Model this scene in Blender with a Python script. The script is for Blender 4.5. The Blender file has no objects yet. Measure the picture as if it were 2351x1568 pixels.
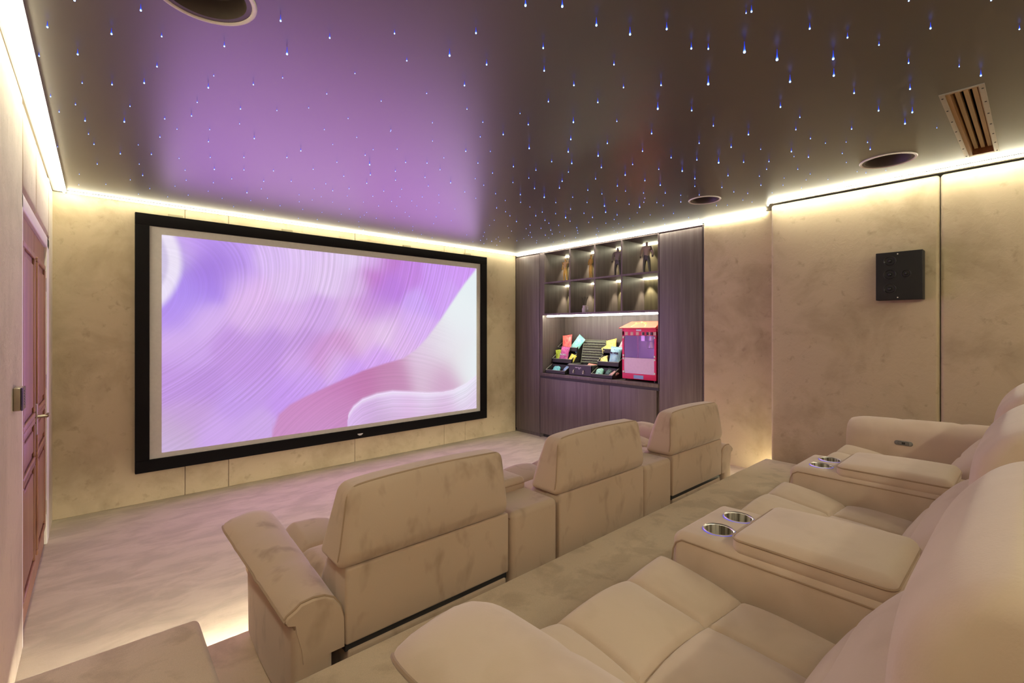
import bpy, bmesh, math, random
import numpy as np
from mathutils import Vector, Matrix
from math import sin, cos, pi, radians

random.seed(7)
rng = np.random.default_rng(7)
S = bpy.context.scene
C = S.collection

# ------------------------------------------------------------------ camera
cam_d = bpy.data.cameras.new('camera')
cam = bpy.data.objects.new('camera', cam_d)
C.objects.link(cam)
cam.location = (0, 0, 1.453)
cam.rotation_euler = (pi/2, 0, -math.atan2(.6634, .7483))
cam_d.sensor_width = 36.0
cam_d.lens = 1072/2351*36
cam_d.shift_y = -29/2351
cam_d.clip_start = .02
S.camera = cam

# ------------------------------------------------------------------ world, exposure
S.view_settings.view_transform = 'Standard'
S.view_settings.look = 'None'
S.view_settings.gamma = 1
S.view_settings.use_curve_mapping = False
S.view_settings.exposure = 0.0
S.cycles.use_denoising = True
S.cycles.max_bounces = 8
S.cycles.diffuse_bounces = 5
S.cycles.glossy_bounces = 5
S.cycles.sample_clamp_indirect = 6
S.cycles.caustics_reflective = False
S.cycles.caustics_refractive = False
w = bpy.data.worlds.new('world')
S.world = w
w.use_nodes = True
w.node_tree.nodes['Background'].inputs[0].default_value = (.9, .8, .65, 1)
w.node_tree.nodes['Background'].inputs[1].default_value = .05

LED_CEIL = 185.0
LED_FLOOR = 800.0
LED_NICHE = 26.0
SPOT_NICHE = 24.0
PICTURE = 1.0
GLOW_W = 40.0        # area lamp added to boost the lit picture's glow in the room
STAR = 4.0
WARM = (1.0, .965, .735)

def area(name, loc, rot, sx, sy, power, col):
    l = bpy.data.lights.new(name, 'AREA')
    l.shape = 'RECTANGLE'; l.size = sx; l.size_y = sy
    l.energy = power; l.color = col
    o = bpy.data.objects.new(name, l); C.objects.link(o)
    o.location = loc; o.rotation_euler = rot
    return o
area('added_picture_glow', (2.07, 4.885, 1.33), (-pi/2, 0, 0), 3.3, 1.8, GLOW_W, (.78, .36, 1.0))  # extra lamp before the screen, on top of the picture's own emission

# ------------------------------------------------------------------ materials
def srgb(h):
    h = h.lstrip('#')
    v = [int(h[i:i+2], 16)/255 for i in (0, 2, 4)]
    return tuple(((c+.055)/1.055)**2.4 if c > .04045 else c/12.92 for c in v)

class NT:
    def __init__(s, name):
        s.m = bpy.data.materials.new(name); s.m.use_nodes = True
        s.t = s.m.node_tree; s.n = s.t.nodes; s.l = s.t.links
        s.b = s.n['Principled BSDF']
    def node(s, k, **kw):
        x = s.n.new(k)
        for a, v in kw.items(): setattr(x, a, v)
        return x
    def link(s, a, b): s.l.new(a, b)
    def coords(s, scale=(1, 1, 1), space='Object'):
        tc = s.node('ShaderNodeTexCoord'); mp = s.node('ShaderNodeMapping')
        mp.inputs['Scale'].default_value = scale
        s.link(tc.outputs[space], mp.inputs[0]); return mp.outputs[0]
    def noise(s, vec, scale, detail=3, rough=.55, dist=0):
        n = s.node('ShaderNodeTexNoise')
        n.inputs['Scale'].default_value = scale; n.inputs['Detail'].default_value = detail
        n.inputs['Roughness'].default_value = rough; n.inputs['Distortion'].default_value = dist
        if vec is not None: s.link(vec, n.inputs['Vector'])
        return n.outputs['Fac']
    def ramp(s, fac, stops, interp='LINEAR'):
        r = s.node('ShaderNodeValToRGB'); r.color_ramp.interpolation = interp
        e = r.color_ramp.elements
        while len(e) < len(stops): e.new(.5)
        for k, (p, c) in zip(e, stops):
            k.position = p; k.color = (*c, 1) if len(c) == 3 else c
        s.link(fac, r.inputs[0]); return r.outputs[0]
    def mix(s, fac, a, b, mode='MIX'):
        m = s.node('ShaderNodeMix', data_type='RGBA', blend_type=mode)
        for i, v in ((0, fac), (6, a), (7, b)):
            if hasattr(v, 'is_output'): s.link(v, m.inputs[i])
            elif i == 0: m.inputs[0].default_value = v
            else: m.inputs[i].default_value = (*v, 1)
        return m.outputs[2]
    def bump(s, h, strength=.3, dist=.01):
        b = s.node('ShaderNodeBump'); b.inputs['Strength'].default_value = strength
        b.inputs['Distance'].default_value = dist
        s.link(h, b.inputs['Height']); s.link(b.outputs[0], s.b.inputs['Normal'])
    def set(s, **kw):
        for k, v in kw.items():
            i = s.b.inputs[k.replace('_', ' ')]
            i.default_value = (*v, 1) if isinstance(v, tuple) and len(v) == 3 else v
        return s
MATS = {}
def plain(name, col, rough=.5, metal=0, **kw):
    if name in MATS: return MATS[name]
    n = NT(name); v = n.noise(n.coords((1, 1, 1)), 40, 2)
    c = n.mix(v, tuple(x*.92 for x in col), tuple(min(1, x*1.08) for x in col))
    n.link(c, n.b.inputs['Base Color'])
    n.set(Roughness=rough, Metallic=metal, **kw)
    MATS[name] = n.m
    return n.m
def emit(name, col, strength):
    n = NT(name); n.set(Base_Color=(0, 0, 0), Emission_Color=col, Emission_Strength=strength, Roughness=1.0)
    n.b.inputs['Specular IOR Level'].default_value = 0
    return n.m

def suede(name, col, dark, blotch=7.0, amt=.8, lo=.52, hi=.66, bump=.15, stretch=(1, 1, 1)):
    n = NT(name)
    v = n.coords(stretch)
    a = n.noise(v, blotch, 3, .5, .25)
    f = n.ramp(a, [(lo, (0, 0, 0)), (hi, (1, 1, 1))])
    big = n.noise(v, 1.6, 2, .5, .4)
    base = n.mix(big, tuple(x*.90 for x in col), tuple(x*1.10 for x in col))
    fm = n.node('ShaderNodeMath', operation='MULTIPLY'); fm.inputs[1].default_value = amt
    n.link(f, fm.inputs[0])
    c = n.mix(fm.outputs[0], base, dark)
    n.link(c, n.b.inputs['Base Color'])
    n.set(Roughness=.92)
    n.b.inputs['Specular IOR Level'].default_value = .15
    n.b.inputs['Sheen Weight'].default_value = .25
    n.b.inputs['Sheen Roughness'].default_value = .5
    fine = n.noise(v, 260, 2)
    n.bump(fine, bump, .002)
    return n.m
SUEDE = suede('seat_suede', (.53, .395, .29), (.34, .24, .165), 9, .72, .545, .70, .15, (1, 1, .6))
SUEDE_B = suede('seat_suede_smooth', (.57, .44, .335), (.44, .325, .235), 6, .5, .5, .75, .15, (1, 1, .8))
SUEDE_SEAM = suede('seat_piping', (.36, .25, .165), (.24, .16, .10), 9, .4)
def wall_fabric():
    n = NT('wall_suede')
    v = n.coords((1, 1, 1))
    a = n.noise(v, 2.2, 5, .6, .35); b = n.noise(v, 13, 4, .6, .3)
    f = n.ramp(a, [(.46, (0, 0, 0)), (.74, (1, 1, 1))])
    g = n.ramp(b, [(.60, (0, 0, 0)), (.74, (1, 1, 1))])
    c = n.mix(f, (.50, .405, .275), (.35, .275, .175))
    m = n.node('ShaderNodeMath', operation='MULTIPLY'); m.inputs[1].default_value = .5; n.link(g, m.inputs[0])
    c = n.mix(m.outputs[0], c, (.27, .21, .135))
    n.link(c, n.b.inputs['Base Color'])
    n.set(Roughness=.95); n.b.inputs['Specular IOR Level'].default_value = .1
    n.b.inputs['Sheen Weight'].default_value = .2
    h = n.noise(v, 22, 6, .65, 1.0)
    n.bump(h, .25, .010)
    return n.m
WALLM = wall_fabric()
def carpet(name, col, dark, lo, hi, stretch=(1, 1.0, 1), sc=3.2):
    n = NT(name); v = n.coords(stretch)
    a = n.noise(v, sc, 4, .6, .35); f = n.ramp(a, [(lo, (0, 0, 0)), (hi, (1, 1, 1))])
    fm = n.node('ShaderNodeMath', operation='MULTIPLY'); fm.inputs[1].default_value = .75; n.link(f, fm.inputs[0])
    fine = n.noise(v, 420, 3, .6)
    c = n.mix(fm.outputs[0], col, dark)
    c = n.mix(fine, c, tuple(x*.72 for x in col), 'MIX') if False else n.mix(.35, c, n.ramp(fine, [(.3, tuple(x*.6 for x in col)), (.7, tuple(x*1.25 for x in col))]))
    n.link(c, n.b.inputs['Base Color']); n.set(Roughness=1.0)
    n.b.inputs['Specular IOR Level'].default_value = .05
    n.b.inputs['Sheen Weight'].default_value = .3
    s2 = n.noise(v, 5, 4, .6, .6)
    mm = n.node('ShaderNodeMath', operation='MULTIPLY_ADD'); mm.inputs[1].default_value = .22
    n.link(fine, mm.inputs[0]); n.link(s2, mm.inputs[2])
    n.bump(mm.outputs[0], .35, .015)
    return n.m
CARPET = carpet('carpet_pile', (.53, .44, .31), (.32, .255, .175), .42, .60, (1, 2.0, 1), 3.4)
CARPET2 = carpet('carpet_pile_platform', (.60, .465, .335), (.36, .265, .18), .47, .60, (1.4, 1.4, 1.4), 4.2)
def wood(name, a, b, grain=(40, 40, 1.5), rough=.45, spec=.4):
    n = NT(name); v = n.coords(grain)
    g = n.noise(v, 1.0, 5, .6, .4)
    c = n.ramp(g, [(.32, a), (.68, b)])
    n.link(c, n.b.inputs['Base Color']); n.set(Roughness=rough)
    n.b.inputs['Specular IOR Level'].default_value = spec
    n.bump(g, .08, .003)
    return n.m
WOOD_DARK = wood('dark_oak_veneer', (.078, .058, .060), (.128, .100, .100), (30, 30, 1.2))
WOOD_BACK = wood('dark_oak_backing', (.055, .045, .032), (.10, .082, .055), (30, 30, 1.2), .22, .6)
DOORWOOD = wood('mahogany_door', (.22, .10, .055), (.34, .165, .095), (18, 18, 1.0), .35)
PINE = wood('vent_timber', (.33, .19, .08), (.50, .33, .16), (1.5, 30, 30), .6)
PINE_L = wood('vent_slat_timber', (.55, .42, .24), (.72, .57, .36), (1.5, 30, 30), .6)
CEILM = NT('satin_stretch_ceiling')
CEILM.set(Base_Color=(.050, .041, .031), Roughness=.37)
CEILM.b.inputs['IOR'].default_value = 1.85
_v = CEILM.noise(CEILM.coords(), 1.2, 2)
CEILM.link(CEILM.mix(_v, (.056, .048, .037), (.070, .060, .046)), CEILM.b.inputs['Base Color'])
CEILM = CEILM.m
BLACK = plain('black_velvet', (.008, .007, .0075), .95, Specular_IOR_Level=.08)
SPKB = plain('speaker_black', (.010, .009, .0095), .55, Specular_IOR_Level=.3)
BLACKP = plain('black_plastic', (.012, .011, .012), .35)
BLACKM = plain('matt_black', (.022, .02, .021), .6)
GREYP = plain('grey_plastic', (.16, .15, .135), .4)
WHITEP = plain('white_paint', (.78, .74, .66), .45)
WHITER = plain('white_plastic_rim', (.75, .70, .66), .4)
_n = NT('cup_steel_glint_streaks')
_c = _n.ramp(_n.noise(_n.coords((1, 1, .02)), 75, 2), [(.38, (.10, .08, .055)), (.5, (.34, .29, .22)), (.62, (.80, .74, .62))])  # streaks paint reflections of the ceiling strips into the steel's colour
_n.link(_c, _n.b.inputs['Base Color']); _n.set(Roughness=.3, Metallic=.35); CUPM = _n.m
STEEL = plain('brushed_steel', (.80, .76, .70), .34, 1)
BRASSH = plain('aged_nickel', (.42, .37, .28), .3, 1)
SCREENW = plain('screen_fabric', (.62, .585, .535), .95)
RED = plain('popcorn_red', (.72, .006, .07), .35)
REDROOF = plain('popcorn_roof', (.80, .10, .07), .4)
LEDM = emit('warm_led', WARM, LED_CEIL)
LED_L = emit('warm_led_left', WARM, LED_CEIL*.60); LED_F = emit('warm_led_front', WARM, LED_CEIL*.17)
LED_R = emit('warm_led_right', WARM, LED_CEIL*.48); LED_B = emit('warm_led_back_fill', WARM, LED_CEIL*.95); LED_C = emit('warm_led_cabinet', WARM, LED_CEIL*.42)
LEDF = emit('warm_led_floor', (1, .92, .72), LED_FLOOR)
LEDF2 = emit('warm_led_side', (1, .93, .62), 75.0)
LEDN = emit('warm_led_niche', (1, .95, .66), LED_NICHE)

# ------------------------------------------------------------------ mesh helpers
class G:
    """collects verts and faces of ONE mesh"""
    def __init__(s): s.v = []; s.f = []
    def add(s, v, f):
        k = len(s.v); s.v.extend([tuple(map(float, p)) for p in v]); s.f.extend([tuple(i+k for i in q) for q in f]); return s
    def box(s, x0, x1, y0, y1, z0, z1):
        v = [(x, y, z) for z in (z0, z1) for y in (y0, y1) for x in (x0, x1)]
        return s.add(v, [(0, 2, 3, 1), (4, 5, 7, 6), (0, 1, 5, 4), (2, 6, 7, 3), (0, 4, 6, 2), (1, 3, 7, 5)])
    def rbox(s, x0, x1, y0, y1, z0, z1, r=.01, n=(1, 1, 1), rs=3, fn=None):
        h = np.array([(x1-x0)/2, (y1-y0)/2, (z1-z0)/2]); c = np.array([(x0+x1)/2, (y0+y1)/2, (z0+z1)/2])
        r = min(r, *(h*.999))
        def co(hh, k):
            t = [r*math.tan(pi/4*i/rs) for i in range(1, rs+1)]
            m = hh-r
            mid = list(np.linspace(-m, m, k+1)) if m > 1e-6 else [0.0]
            return [-m-q for q in reversed(t)] + mid + [m+q for q in t]
        A = [co(h[i], n[i]) for i in range(3)]
        vid = {}; V = []; F = []
        def get(p):
            k = tuple(round(q*1e6) for q in p)
            if k not in vid: vid[k] = len(V); V.append(p)
            return vid[k]
        for ax in range(3):
            a, b = (ax+1) % 3, (ax+2) % 3
            for sg in (-1, 1):
                ids = []
                for ua in A[a]:
                    row = []
                    for ub in A[b]:
                        p = [0, 0, 0]; p[ax] = sg*h[ax]; p[a] = ua; p[b] = ub
                        row.append(get(p))
                    ids.append(row)
                for i in range(len(ids)-1):
                    for j in range(len(ids[0])-1):
                        q = (ids[i][j], ids[i+1][j], ids[i+1][j+1], ids[i][j+1])
                        F.append(q if sg > 0 else q[::-1])
        P = np.array(V); I = np.clip(P, -(h-r), h-r); D = P-I
        L = np.linalg.norm(D, axis=1, keepdims=True); L[L < 1e-9] = 1
        P = I+D/L*r + c
        if fn is not None:
            P = np.stack(fn(P[:, 0].copy(), P[:, 1].copy(), P[:, 2].copy()), 1)
        return s.add(P, F)
    def tube(s, pts, r, n=8, closed=False, caps=True):
        pts = [Vector(p) for p in pts]; N = len(pts)
        V = []; F = []; up = None
        for i, p in enumerate(pts):
            a = pts[(i-1) % N] if (closed or i > 0) else p
            b = pts[(i+1) % N] if (closed or i < N-1) else p
            t = (b-a).normalized() if (b-a).length > 1e-9 else Vector((0, 0, 1))
            if up is None:
                up = t.orthogonal().normalized()
            up = (up-t*up.dot(t))
            up = up.normalized() if up.length > 1e-6 else t.orthogonal().normalized()
            q = t.cross(up)
            rr = r[i] if isinstance(r, (list, tuple)) else r
            for k in range(n):
                w_ = 2*pi*k/n
                V.append(p+up*(cos(w_)*rr)+q*(sin(w_)*rr))
        M = N if closed else N-1
        for i in range(M):
            for k in range(n):
                j = (i+1) % N
                F.append((i*n+k, i*n+(k+1) % n, j*n+(k+1) % n, j*n+k))
        if caps and not closed:
            F.append(tuple(range(n-1, -1, -1))); F.append(tuple((N-1)*n+k for k in range(n)))
        return s.add(V, F)
    def lathe(s, prof, n=32, c=(0, 0, 0), axis='z'):
        V = []; F = []; m = len(prof)
        for r, z in prof:
            for k in range(n):
                a = 2*pi*k/n; p = (r*cos(a), r*sin(a), z)
                if axis == 'x': p = (p[2], p[0], p[1])
                if axis == 'y': p = (p[0], p[2], p[1])
                V.append((p[0]+c[0], p[1]+c[1], p[2]+c[2]))
        for i in range(m-1):
            for k in range(n):
                F.append((i*n+k, i*n+(k+1) % n, (i+1)*n+(k+1) % n, (i+1)*n+k))
        if prof[0][0] > 1e-6 and False: pass
        return s.add(V, F)
    def loft(s, secs, cap=True):
        n = len(secs[0]); V = [p for q in secs for p in q]; F = []
        for i in range(len(secs)-1):
            for k in range(n):
                F.append((i*n+k, (i+1)*n+k, (i+1)*n+(k+1) % n, i*n+(k+1) % n))
        if cap:
            F.append(tuple(range(n))); F.append(tuple((len(secs)-1)*n+k for k in reversed(range(n))))
        return s.add(V, F)
    def xf(s, M):
        s.v = [tuple(M @ Vector(p)) for p in s.v]; return s
    def mesh(s, name, mat, smooth=True, fixn=True):
        me = bpy.data.meshes.new(name); me.from_pydata(s.v, [], s.f)
        if fixn:
            b = bmesh.new(); b.from_mesh(me); bmesh.ops.recalc_face_normals(b, faces=b.faces); b.to_mesh(me); b.free()
        for m in (mat if isinstance(mat, (list, tuple)) else [mat]): me.materials.append(m)
        if smooth:
            me.polygons.foreach_set('use_smooth', [True]*len(me.polygons))
            try: me.set_sharp_from_angle(angle=radians(38))
            except Exception: pass
        me.update(); return me
    def obj(s, name, mat, parent=None, smooth=True, fixn=True, loc=None):
        o = bpy.data.objects.new(name, s.mesh(name, mat, smooth, fixn)); C.objects.link(o)
        if parent is not None: o.parent = parent
        if loc is not None: o.location = loc
        return o
def empty(name, loc=(0, 0, 0), rz=0):
    o = bpy.data.objects.new(name, None); C.objects.link(o); o.location = loc; o.rotation_euler = (0, 0, rz)
    o.empty_display_size = .1
    return o
def tag(o, label=None, cat=None, group=None, kind=None):
    if label: o['label'] = label
    if cat: o['category'] = cat
    if group: o['group'] = group
    if kind: o['kind'] = kind
    return o
def struct(o): o['kind'] = 'structure'; return o
def copy_tree(o, parent=None):
    c = o.copy(); C.objects.link(c)
    c.parent = parent
    for ch in list(o.children): copy_tree(ch, c)
    return c
def boolean_cut(o, cutters):
    for c in cutters:
        m = o.modifiers.new('cut', 'BOOLEAN'); m.object = c; m.operation = 'DIFFERENCE'; m.solver = 'EXACT'
    dg = bpy.context.evaluated_depsgraph_get()
    me = bpy.data.meshes.new_from_object(o.evaluated_get(dg))
    o.modifiers.clear(); old = o.data; me.name = o.name; o.data = me
    for c in cutters: bpy.data.objects.remove(c, do_unlink=True)
def text_obj(name, body, size, mat, parent, M, align='CENTER', ext=.0004):
    cu = bpy.data.curves.new(name, 'FONT'); cu.body = body; cu.size = size; cu.align_x = align; cu.align_y = 'CENTER'; cu.extrude = ext
    t = bpy.data.objects.new(name, cu); C.objects.link(t)
    dg = bpy.context.evaluated_depsgraph_get(); dg.update()
    me = bpy.data.meshes.new_from_object(t.evaluated_get(dg)); me.name = name
    bpy.data.objects.remove(t, do_unlink=True)
    me.materials.clear(); me.materials.append(mat)
    o = bpy.data.objects.new(name, me); C.objects.link(o); o.parent = parent; o.matrix_local = M
    return o
FACE_X = Matrix(((0, 0, -1, 0), (-1, 0, 0, 0), (0, 1, 0, 0), (0, 0, 0, 1)))   # text/bag plane facing -X

# ------------------------------------------------------------------ room shell
FX = -.254; RX = 4.45; PX = 4.22; WY = 4.95; BY = -1.25; CZ = 2.5
struct(G().box(-.45, 4.7, BY-.1, 5.2, -.1, 0).obj('floor', CARPET, smooth=False))
ce = struct(G().box(-.45, 4.75, BY-.1, 5.2, CZ, CZ+.22).obj('ceiling', CEILM, smooth=False))
SPK = [(.25, 1.735, .145), (3.67, .622, .143), (3.685, 1.80, .124)]
VENT = (2.82, 3.98, .157, .294)
cut = []
for (x, y, r) in SPK:
    cut.append(G().lathe([(0, -.1), (r-.012, -.1), (r-.012, .13), (0, .13)], 48, (x, y, CZ)).obj('cutter', CEILM))
cut.append(G().box(VENT[0]+.012, VENT[1]-.012, VENT[2]+.012, VENT[3]-.012, CZ-.1, CZ+.16).obj('cutter', CEILM))
boolean_cut(ce, cut)
for p in ce.data.polygons: p.use_smooth = False

def panels(name, items):
    """a wall clad in padded fabric panels; items: boxes with a rounding radius"""
    e = struct(empty(name))
    for (x0, x1, y0, y1, z0, z1, r) in items:
        G().rbox(x0, x1, y0, y1, z0, z1, r, (1, 1, 1), 4).obj('padded_panel', WALLM, e)
    return e
sx = [-.30, .569, .90, 2.098, 3.252, 3.574, 4.46]
wf = panels('wall_front', [(sx[i]+.0012, sx[i+1]-.0012, WY, WY+.09, 0, CZ-.002, .007) for i in range(6)])
G().box(-.45, 4.75, WY+.085, WY+.2, 0, CZ).obj('backing', BLACKM, wf, False)
wr = panels('wall_right', [(RX-.01, RX+.12, 1.44, 2.178, 0, CZ-.001, .012), (PX, RX+.1, .4405, 1.489, 0, CZ-.012, .022),
                           (PX, RX+.1, -.61, .4365, 0, CZ-.012, .022), (PX, RX+.1, BY, -.614, 0, CZ-.012, .022)])
G().box(RX+.09, RX+.25, BY-.1, 2.178, 0, CZ).obj('backing', BLACKM, wr, False)
wl = panels('wall_left', [(FX-.1, FX, BY, 1.38, 0, CZ-.004, .014), (FX-.1, FX, 1.384, 3.03, 0, CZ-.004, .014),
                          (FX-.1, FX, 3.034, 3.66, 2.075, CZ-.004, .035), (FX-.1, FX, 3.664, 4.52, 2.075, CZ-.004, .035), (FX-.1, FX-.004, 4.60, 4.97, 0, CZ-.004, .004),
                          (FX-.1, FX, 4.524, 4.60, 2.09, CZ-.004, .01)])
G().box(-.5, FX-.105, BY-.1, 5.1, 0, CZ).obj('backing', BLACKM, wl, False)
wb = panels('wall_back', [(x, x+1.13, BY-.1, BY, 0, CZ-.004, .015) for x in (-.34, .793, 1.926, 3.059)])

# platforms for the seat rows, carpeted
struct(G().rbox(-.25, 4.445, 1.35, 2.22, .12, .18, .012, (8, 4, 1), 3).obj('floor_front_platform', CARPET2))
struct(G().box(-.25, 4.44, 1.4, 2.170, 0, .13).obj('trim_1', BLACKM, smooth=False))
struct(G().box(-.249, 4.444, 2.211, 2.2195, .0985, .135).obj('led_cutoff_lip', CARPET2, smooth=False))  # hidden lip added to cut off floor strip light toward the screen wall
struct(G().rbox(-.252, 4.215, BY, 1.53, .12, .365, .02, (8, 8, 1), 4).obj('floor_rear_platform', CARPET2))
struct(G().rbox(-.252, .285, 1.45, 2.11, .181, .3645, .024, (6, 6, 1), 4).obj('floor_entrance_step', CARPET2))

# double door in the left wall
d = tag(struct(empty('door_1', (FX, 3.78, 0))))
def door_leaf(y0, y1, hinge_far):
    g = G().box(-.055, -.018, y0, y1, .005, 2.0)
    lf = g.obj('door_leaf', DOORWOOD, d, False)
    for (z0, z1) in ((.17, .70), (.745, .93), (.99, 1.84)):
        a, b = y0+.10, y1-.10
        fr = G()
        for (p0, p1, q0, q1) in ((a-.03, b+.03, z0-.03, z0), (a-.03, b+.03, z1, z1+.03), (a-.03, a, z0, z1), (b, b+.03, z0, z1)):
            fr.rbox(-.02, -.006, p0, p1, q0, q1, .006)
        fr.obj('panel_moulding', DOORWOOD, lf)
        G().rbox(-.02, -.010, a+.035, b-.035, z0+.035, z1-.035, .008).obj('raised_panel', DOORWOOD, lf)
    for z in (.25, 1.1, 1.75):
        yy = y1-.002 if hinge_far else y0+.002
        G().tube([(-.012, yy, z-.045), (-.012, yy, z+.045)], .006).obj('hinge', BRASSH, lf)
door_leaf(.004, .66, True)
door_leaf(-.70, -.004, False)
fr = G()
fr.rbox(-.06, -.002, .662, .80, 0, 2.07, .006).rbox(-.06, -.002, -.80, -.702, 0, 2.07, .006).rbox(-.06, -.002, -.8, .80, 2.002, 2.072, .006)
fr.obj('door_frame', WHITEP, d)
h = G(); h.rbox(-.018, -.008, .045, .085, .84, 1.02, .004).obj('handle_plate', BRASSH, d)
h = G(); h.tube([(-.01, .065, .945), (.032, .065, .945)], .009).tube([(.030, .058, .945), (.032, .10, .947), (.030, .165, .943)], [.010, .009, .008])
h.obj('door_handle', BRASSH, d)

# light strips along the ceiling edge
def strip(name, label, pts, mat, r=.0045, grp=None, prof=None):
    o = G().tube(pts, r, 6).obj(name, mat)
    if prof:
        g = G().box(*prof, CZ-.0035, CZ-.0012); x0, x1, y0, y1 = prof; q = CZ-.0065
        if x0 < 0 and x1-x0 < .1: g.box(x1-.0015, x1, y0, y1, q, CZ-.0035)
        g.obj('strip_shield', WHITEP, o, False)  # shield added over the strip to keep its light off the ceiling
    return tag(o, label, 'light strip', grp)
e_ = .0105; d_ = .024; r_ = .0055
strip('led_strip', 'warm glowing LED strip along the ceiling edge of the wall with the wooden door', [(FX+.060, BY+.02, CZ-e_), (FX+.060, WY-.03, CZ-e_)], LED_L, r_, prof=(FX+.001, FX+.075, BY+.02, WY-.02))
strip('led_strip', 'warm glowing LED strip along the ceiling edge above the projection screen', [(FX+.08, WY-.065, CZ-e_), (RX-.03, WY-.065, CZ-e_)], LED_F, r_, prof=(FX+.08, RX-.03, WY-.078, WY-.001))
strip('led_strip', 'warm glowing LED strip along the ceiling edge above the dark wood cabinets', [(RX-.016, WY-.06, CZ-.0115), (RX-.016, 2.19, CZ-.0115)], LED_C, prof=(RX-.028, RX-.001, 2.19, WY-.06))
strip('led_strip', 'short warm LED strip at the ceiling over the recessed wall panel beside the cabinets', [(RX-.030, 2.17, CZ-.0115), (RX-.030, 1.60, CZ-.0115)], LED_C, prof=(RX-.042, RX-.012, 1.60, 2.17))
strip('led_strip', 'warm glowing LED strip at the ceiling edge above the wall speaker', [(PX-.01, 1.51, CZ-e_), (PX-.085, 1.47, CZ-e_), (PX-.085, BY+.05, CZ-e_)], LED_R, r_, prof=(PX-.098, PX-.001, BY+.02, 1.47))
strip('led_strip', 'unseen warm LED strip added for fill at the ceiling edge behind the rear seats', [(FX+.06, BY+d_, CZ-e_), (PX-.06, BY+d_, CZ-e_)], LED_B, r_, prof=(FX+.06, PX-.06, BY+.001, BY+d_+.014))  # unseen strip put in behind the camera as fill light
strip('led_strip', 'warm LED strip under the lip of the low front platform, lighting the floor', [(FX+.03, 2.188, .1005), (RX-.03, 2.188, .1005)], LEDF, .006)
strip('led_strip', 'short warm LED strip under the rear platform lip beside the last front recliner', [(3.80, 1.555, .20), (4.40, 1.555, .20)], LEDF2, .006)

# ------------------------------------------------------------------ recliners
def arm_profile(H, fl, k=1.0, dz=0.0):
    """cross-section of a mushroom-shaped arm, x grows outward, k shrinks it for rounded ends"""
    P = [(0, .17), (0, H-.16), (.002, H-.10), (.014, H-.055), (.036, H-.024), (.068, H-.006), (.105, H), (.145, H-.004), (fl-.035, H-.016),
         (fl-.008, H-.030), (fl, H-.042), (fl-.006, H-.054), (fl-.03, H-.062), (.160, H-.095), (.146, H-.15), (.142, .20), (.14, .17)]
    cx, cz = .08, H-.16
    return [(cx+(x-cx)*k, cz+(z-cz)*(k if z > cz else 1)+dz) for x, z in P]
def build_arm(root, x0, sg, D, Hr, Hf, flr, flf, panel, control, SUEDE, wx=1.0):
    secs = []; tips = []; rim = []
    N = 22
    ys = [0, .004, .014] + list(np.linspace(.03, D-.09, N)) + [D-.06, D-.035, D-.016, D-.005, D]
    for y in ys:
        t = y/D
        H = Hr+(Hf-Hr)*t; fl = flr+(flf-flr)*t
        k = 1.0
        if y < .02: k = .97+.03*(y/.02)**.5
        if y > D-.09:
            q = (y-(D-.09))/.09; k = 1-.13*(1-math.sqrt(max(0, 1-q*q)))-.02*q
        p = [(x*wx, z) for x, z in arm_profile(H, fl, k)]
        crease = 0
        for yc in (.30, .56):
            crease += .006*math.exp(-((y-yc)/.012)**2)
        p = [(x, z-(crease if z > H-.09 else 0)) for x, z in p]
        secs.append([(x0+sg*x, y, z) for x, z in p])
        tips.append((x0+sg*p[10][0], y, p[10][1]))
    a = G().loft(secs).obj('armrest', SUEDE, root)
    G().tube(tips[1:-1], .0048, 6).obj('piping', SUEDE_SEAM, a)
    G().tube([(x, y-.001, z) for x, y, z in secs[2][1:15]], .0048, 6).obj('piping', SUEDE_SEAM, a)
    xs = sorted((x0+sg*.04, x0+sg*.172*wx))
    def sl(x, y, z):
        t = np.clip((z)/.35, 0, 1); y = np.where(y > panel*.6, y-.035*(1-t), y)
        b = np.sin(np.clip(y/panel, 0, 1)*pi)*.012
        return x+sg*b*np.where((x-x0)*sg > .1, 1, 0), y, z
    G().rbox(xs[0], xs[1], .004, panel, .0, Hr-.07, .02, (2, 10, 5), 3, sl).obj('side_panel', SUEDE, root)
    if control:
        cy, cz = control
        xw = x0-sg*.0015
        cp = G()
        pts = []
        n = 10
        for i in range(n+1):
            q = pi/2+pi*i/n; pts.append((cy-.030+.0135*cos(q), cz+.0135*sin(q)))
        for i in range(n+1):
            q = -pi/2+pi*i/n; pts.append((cy+.030+.0135*cos(q), cz+.0135*sin(q)))
        secs2 = [[(xw+sg*.01, y, z) for y, z in pts], [(xw-sg*.002, y, z) for y, z in pts], [(xw-sg*.004, cy+(y-cy)*.93, cz+(z-cz)*.88) for y, z in pts]]
        c = cp.loft(secs2).obj('control_panel', GREYP, a)
        x1, x2 = sorted((xw-sg*.0035, xw-sg*.0048))
        G().box(x1, x2, cy-.026, cy+.026, cz-.0072, cz+.0072).obj('switch_bezel', BLACKP, c, False)
        for s_ in (-1, 1):
            x1, x2 = sorted((xw-sg*.0045, xw-sg*.0058))
            G().rbox(x1, x2, cy+s_*.0165-.0085, cy+s_*.0165+.0085, cz-.0055, cz+.0055, .0006).obj('button', GREYP, c)
    return a

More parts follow.
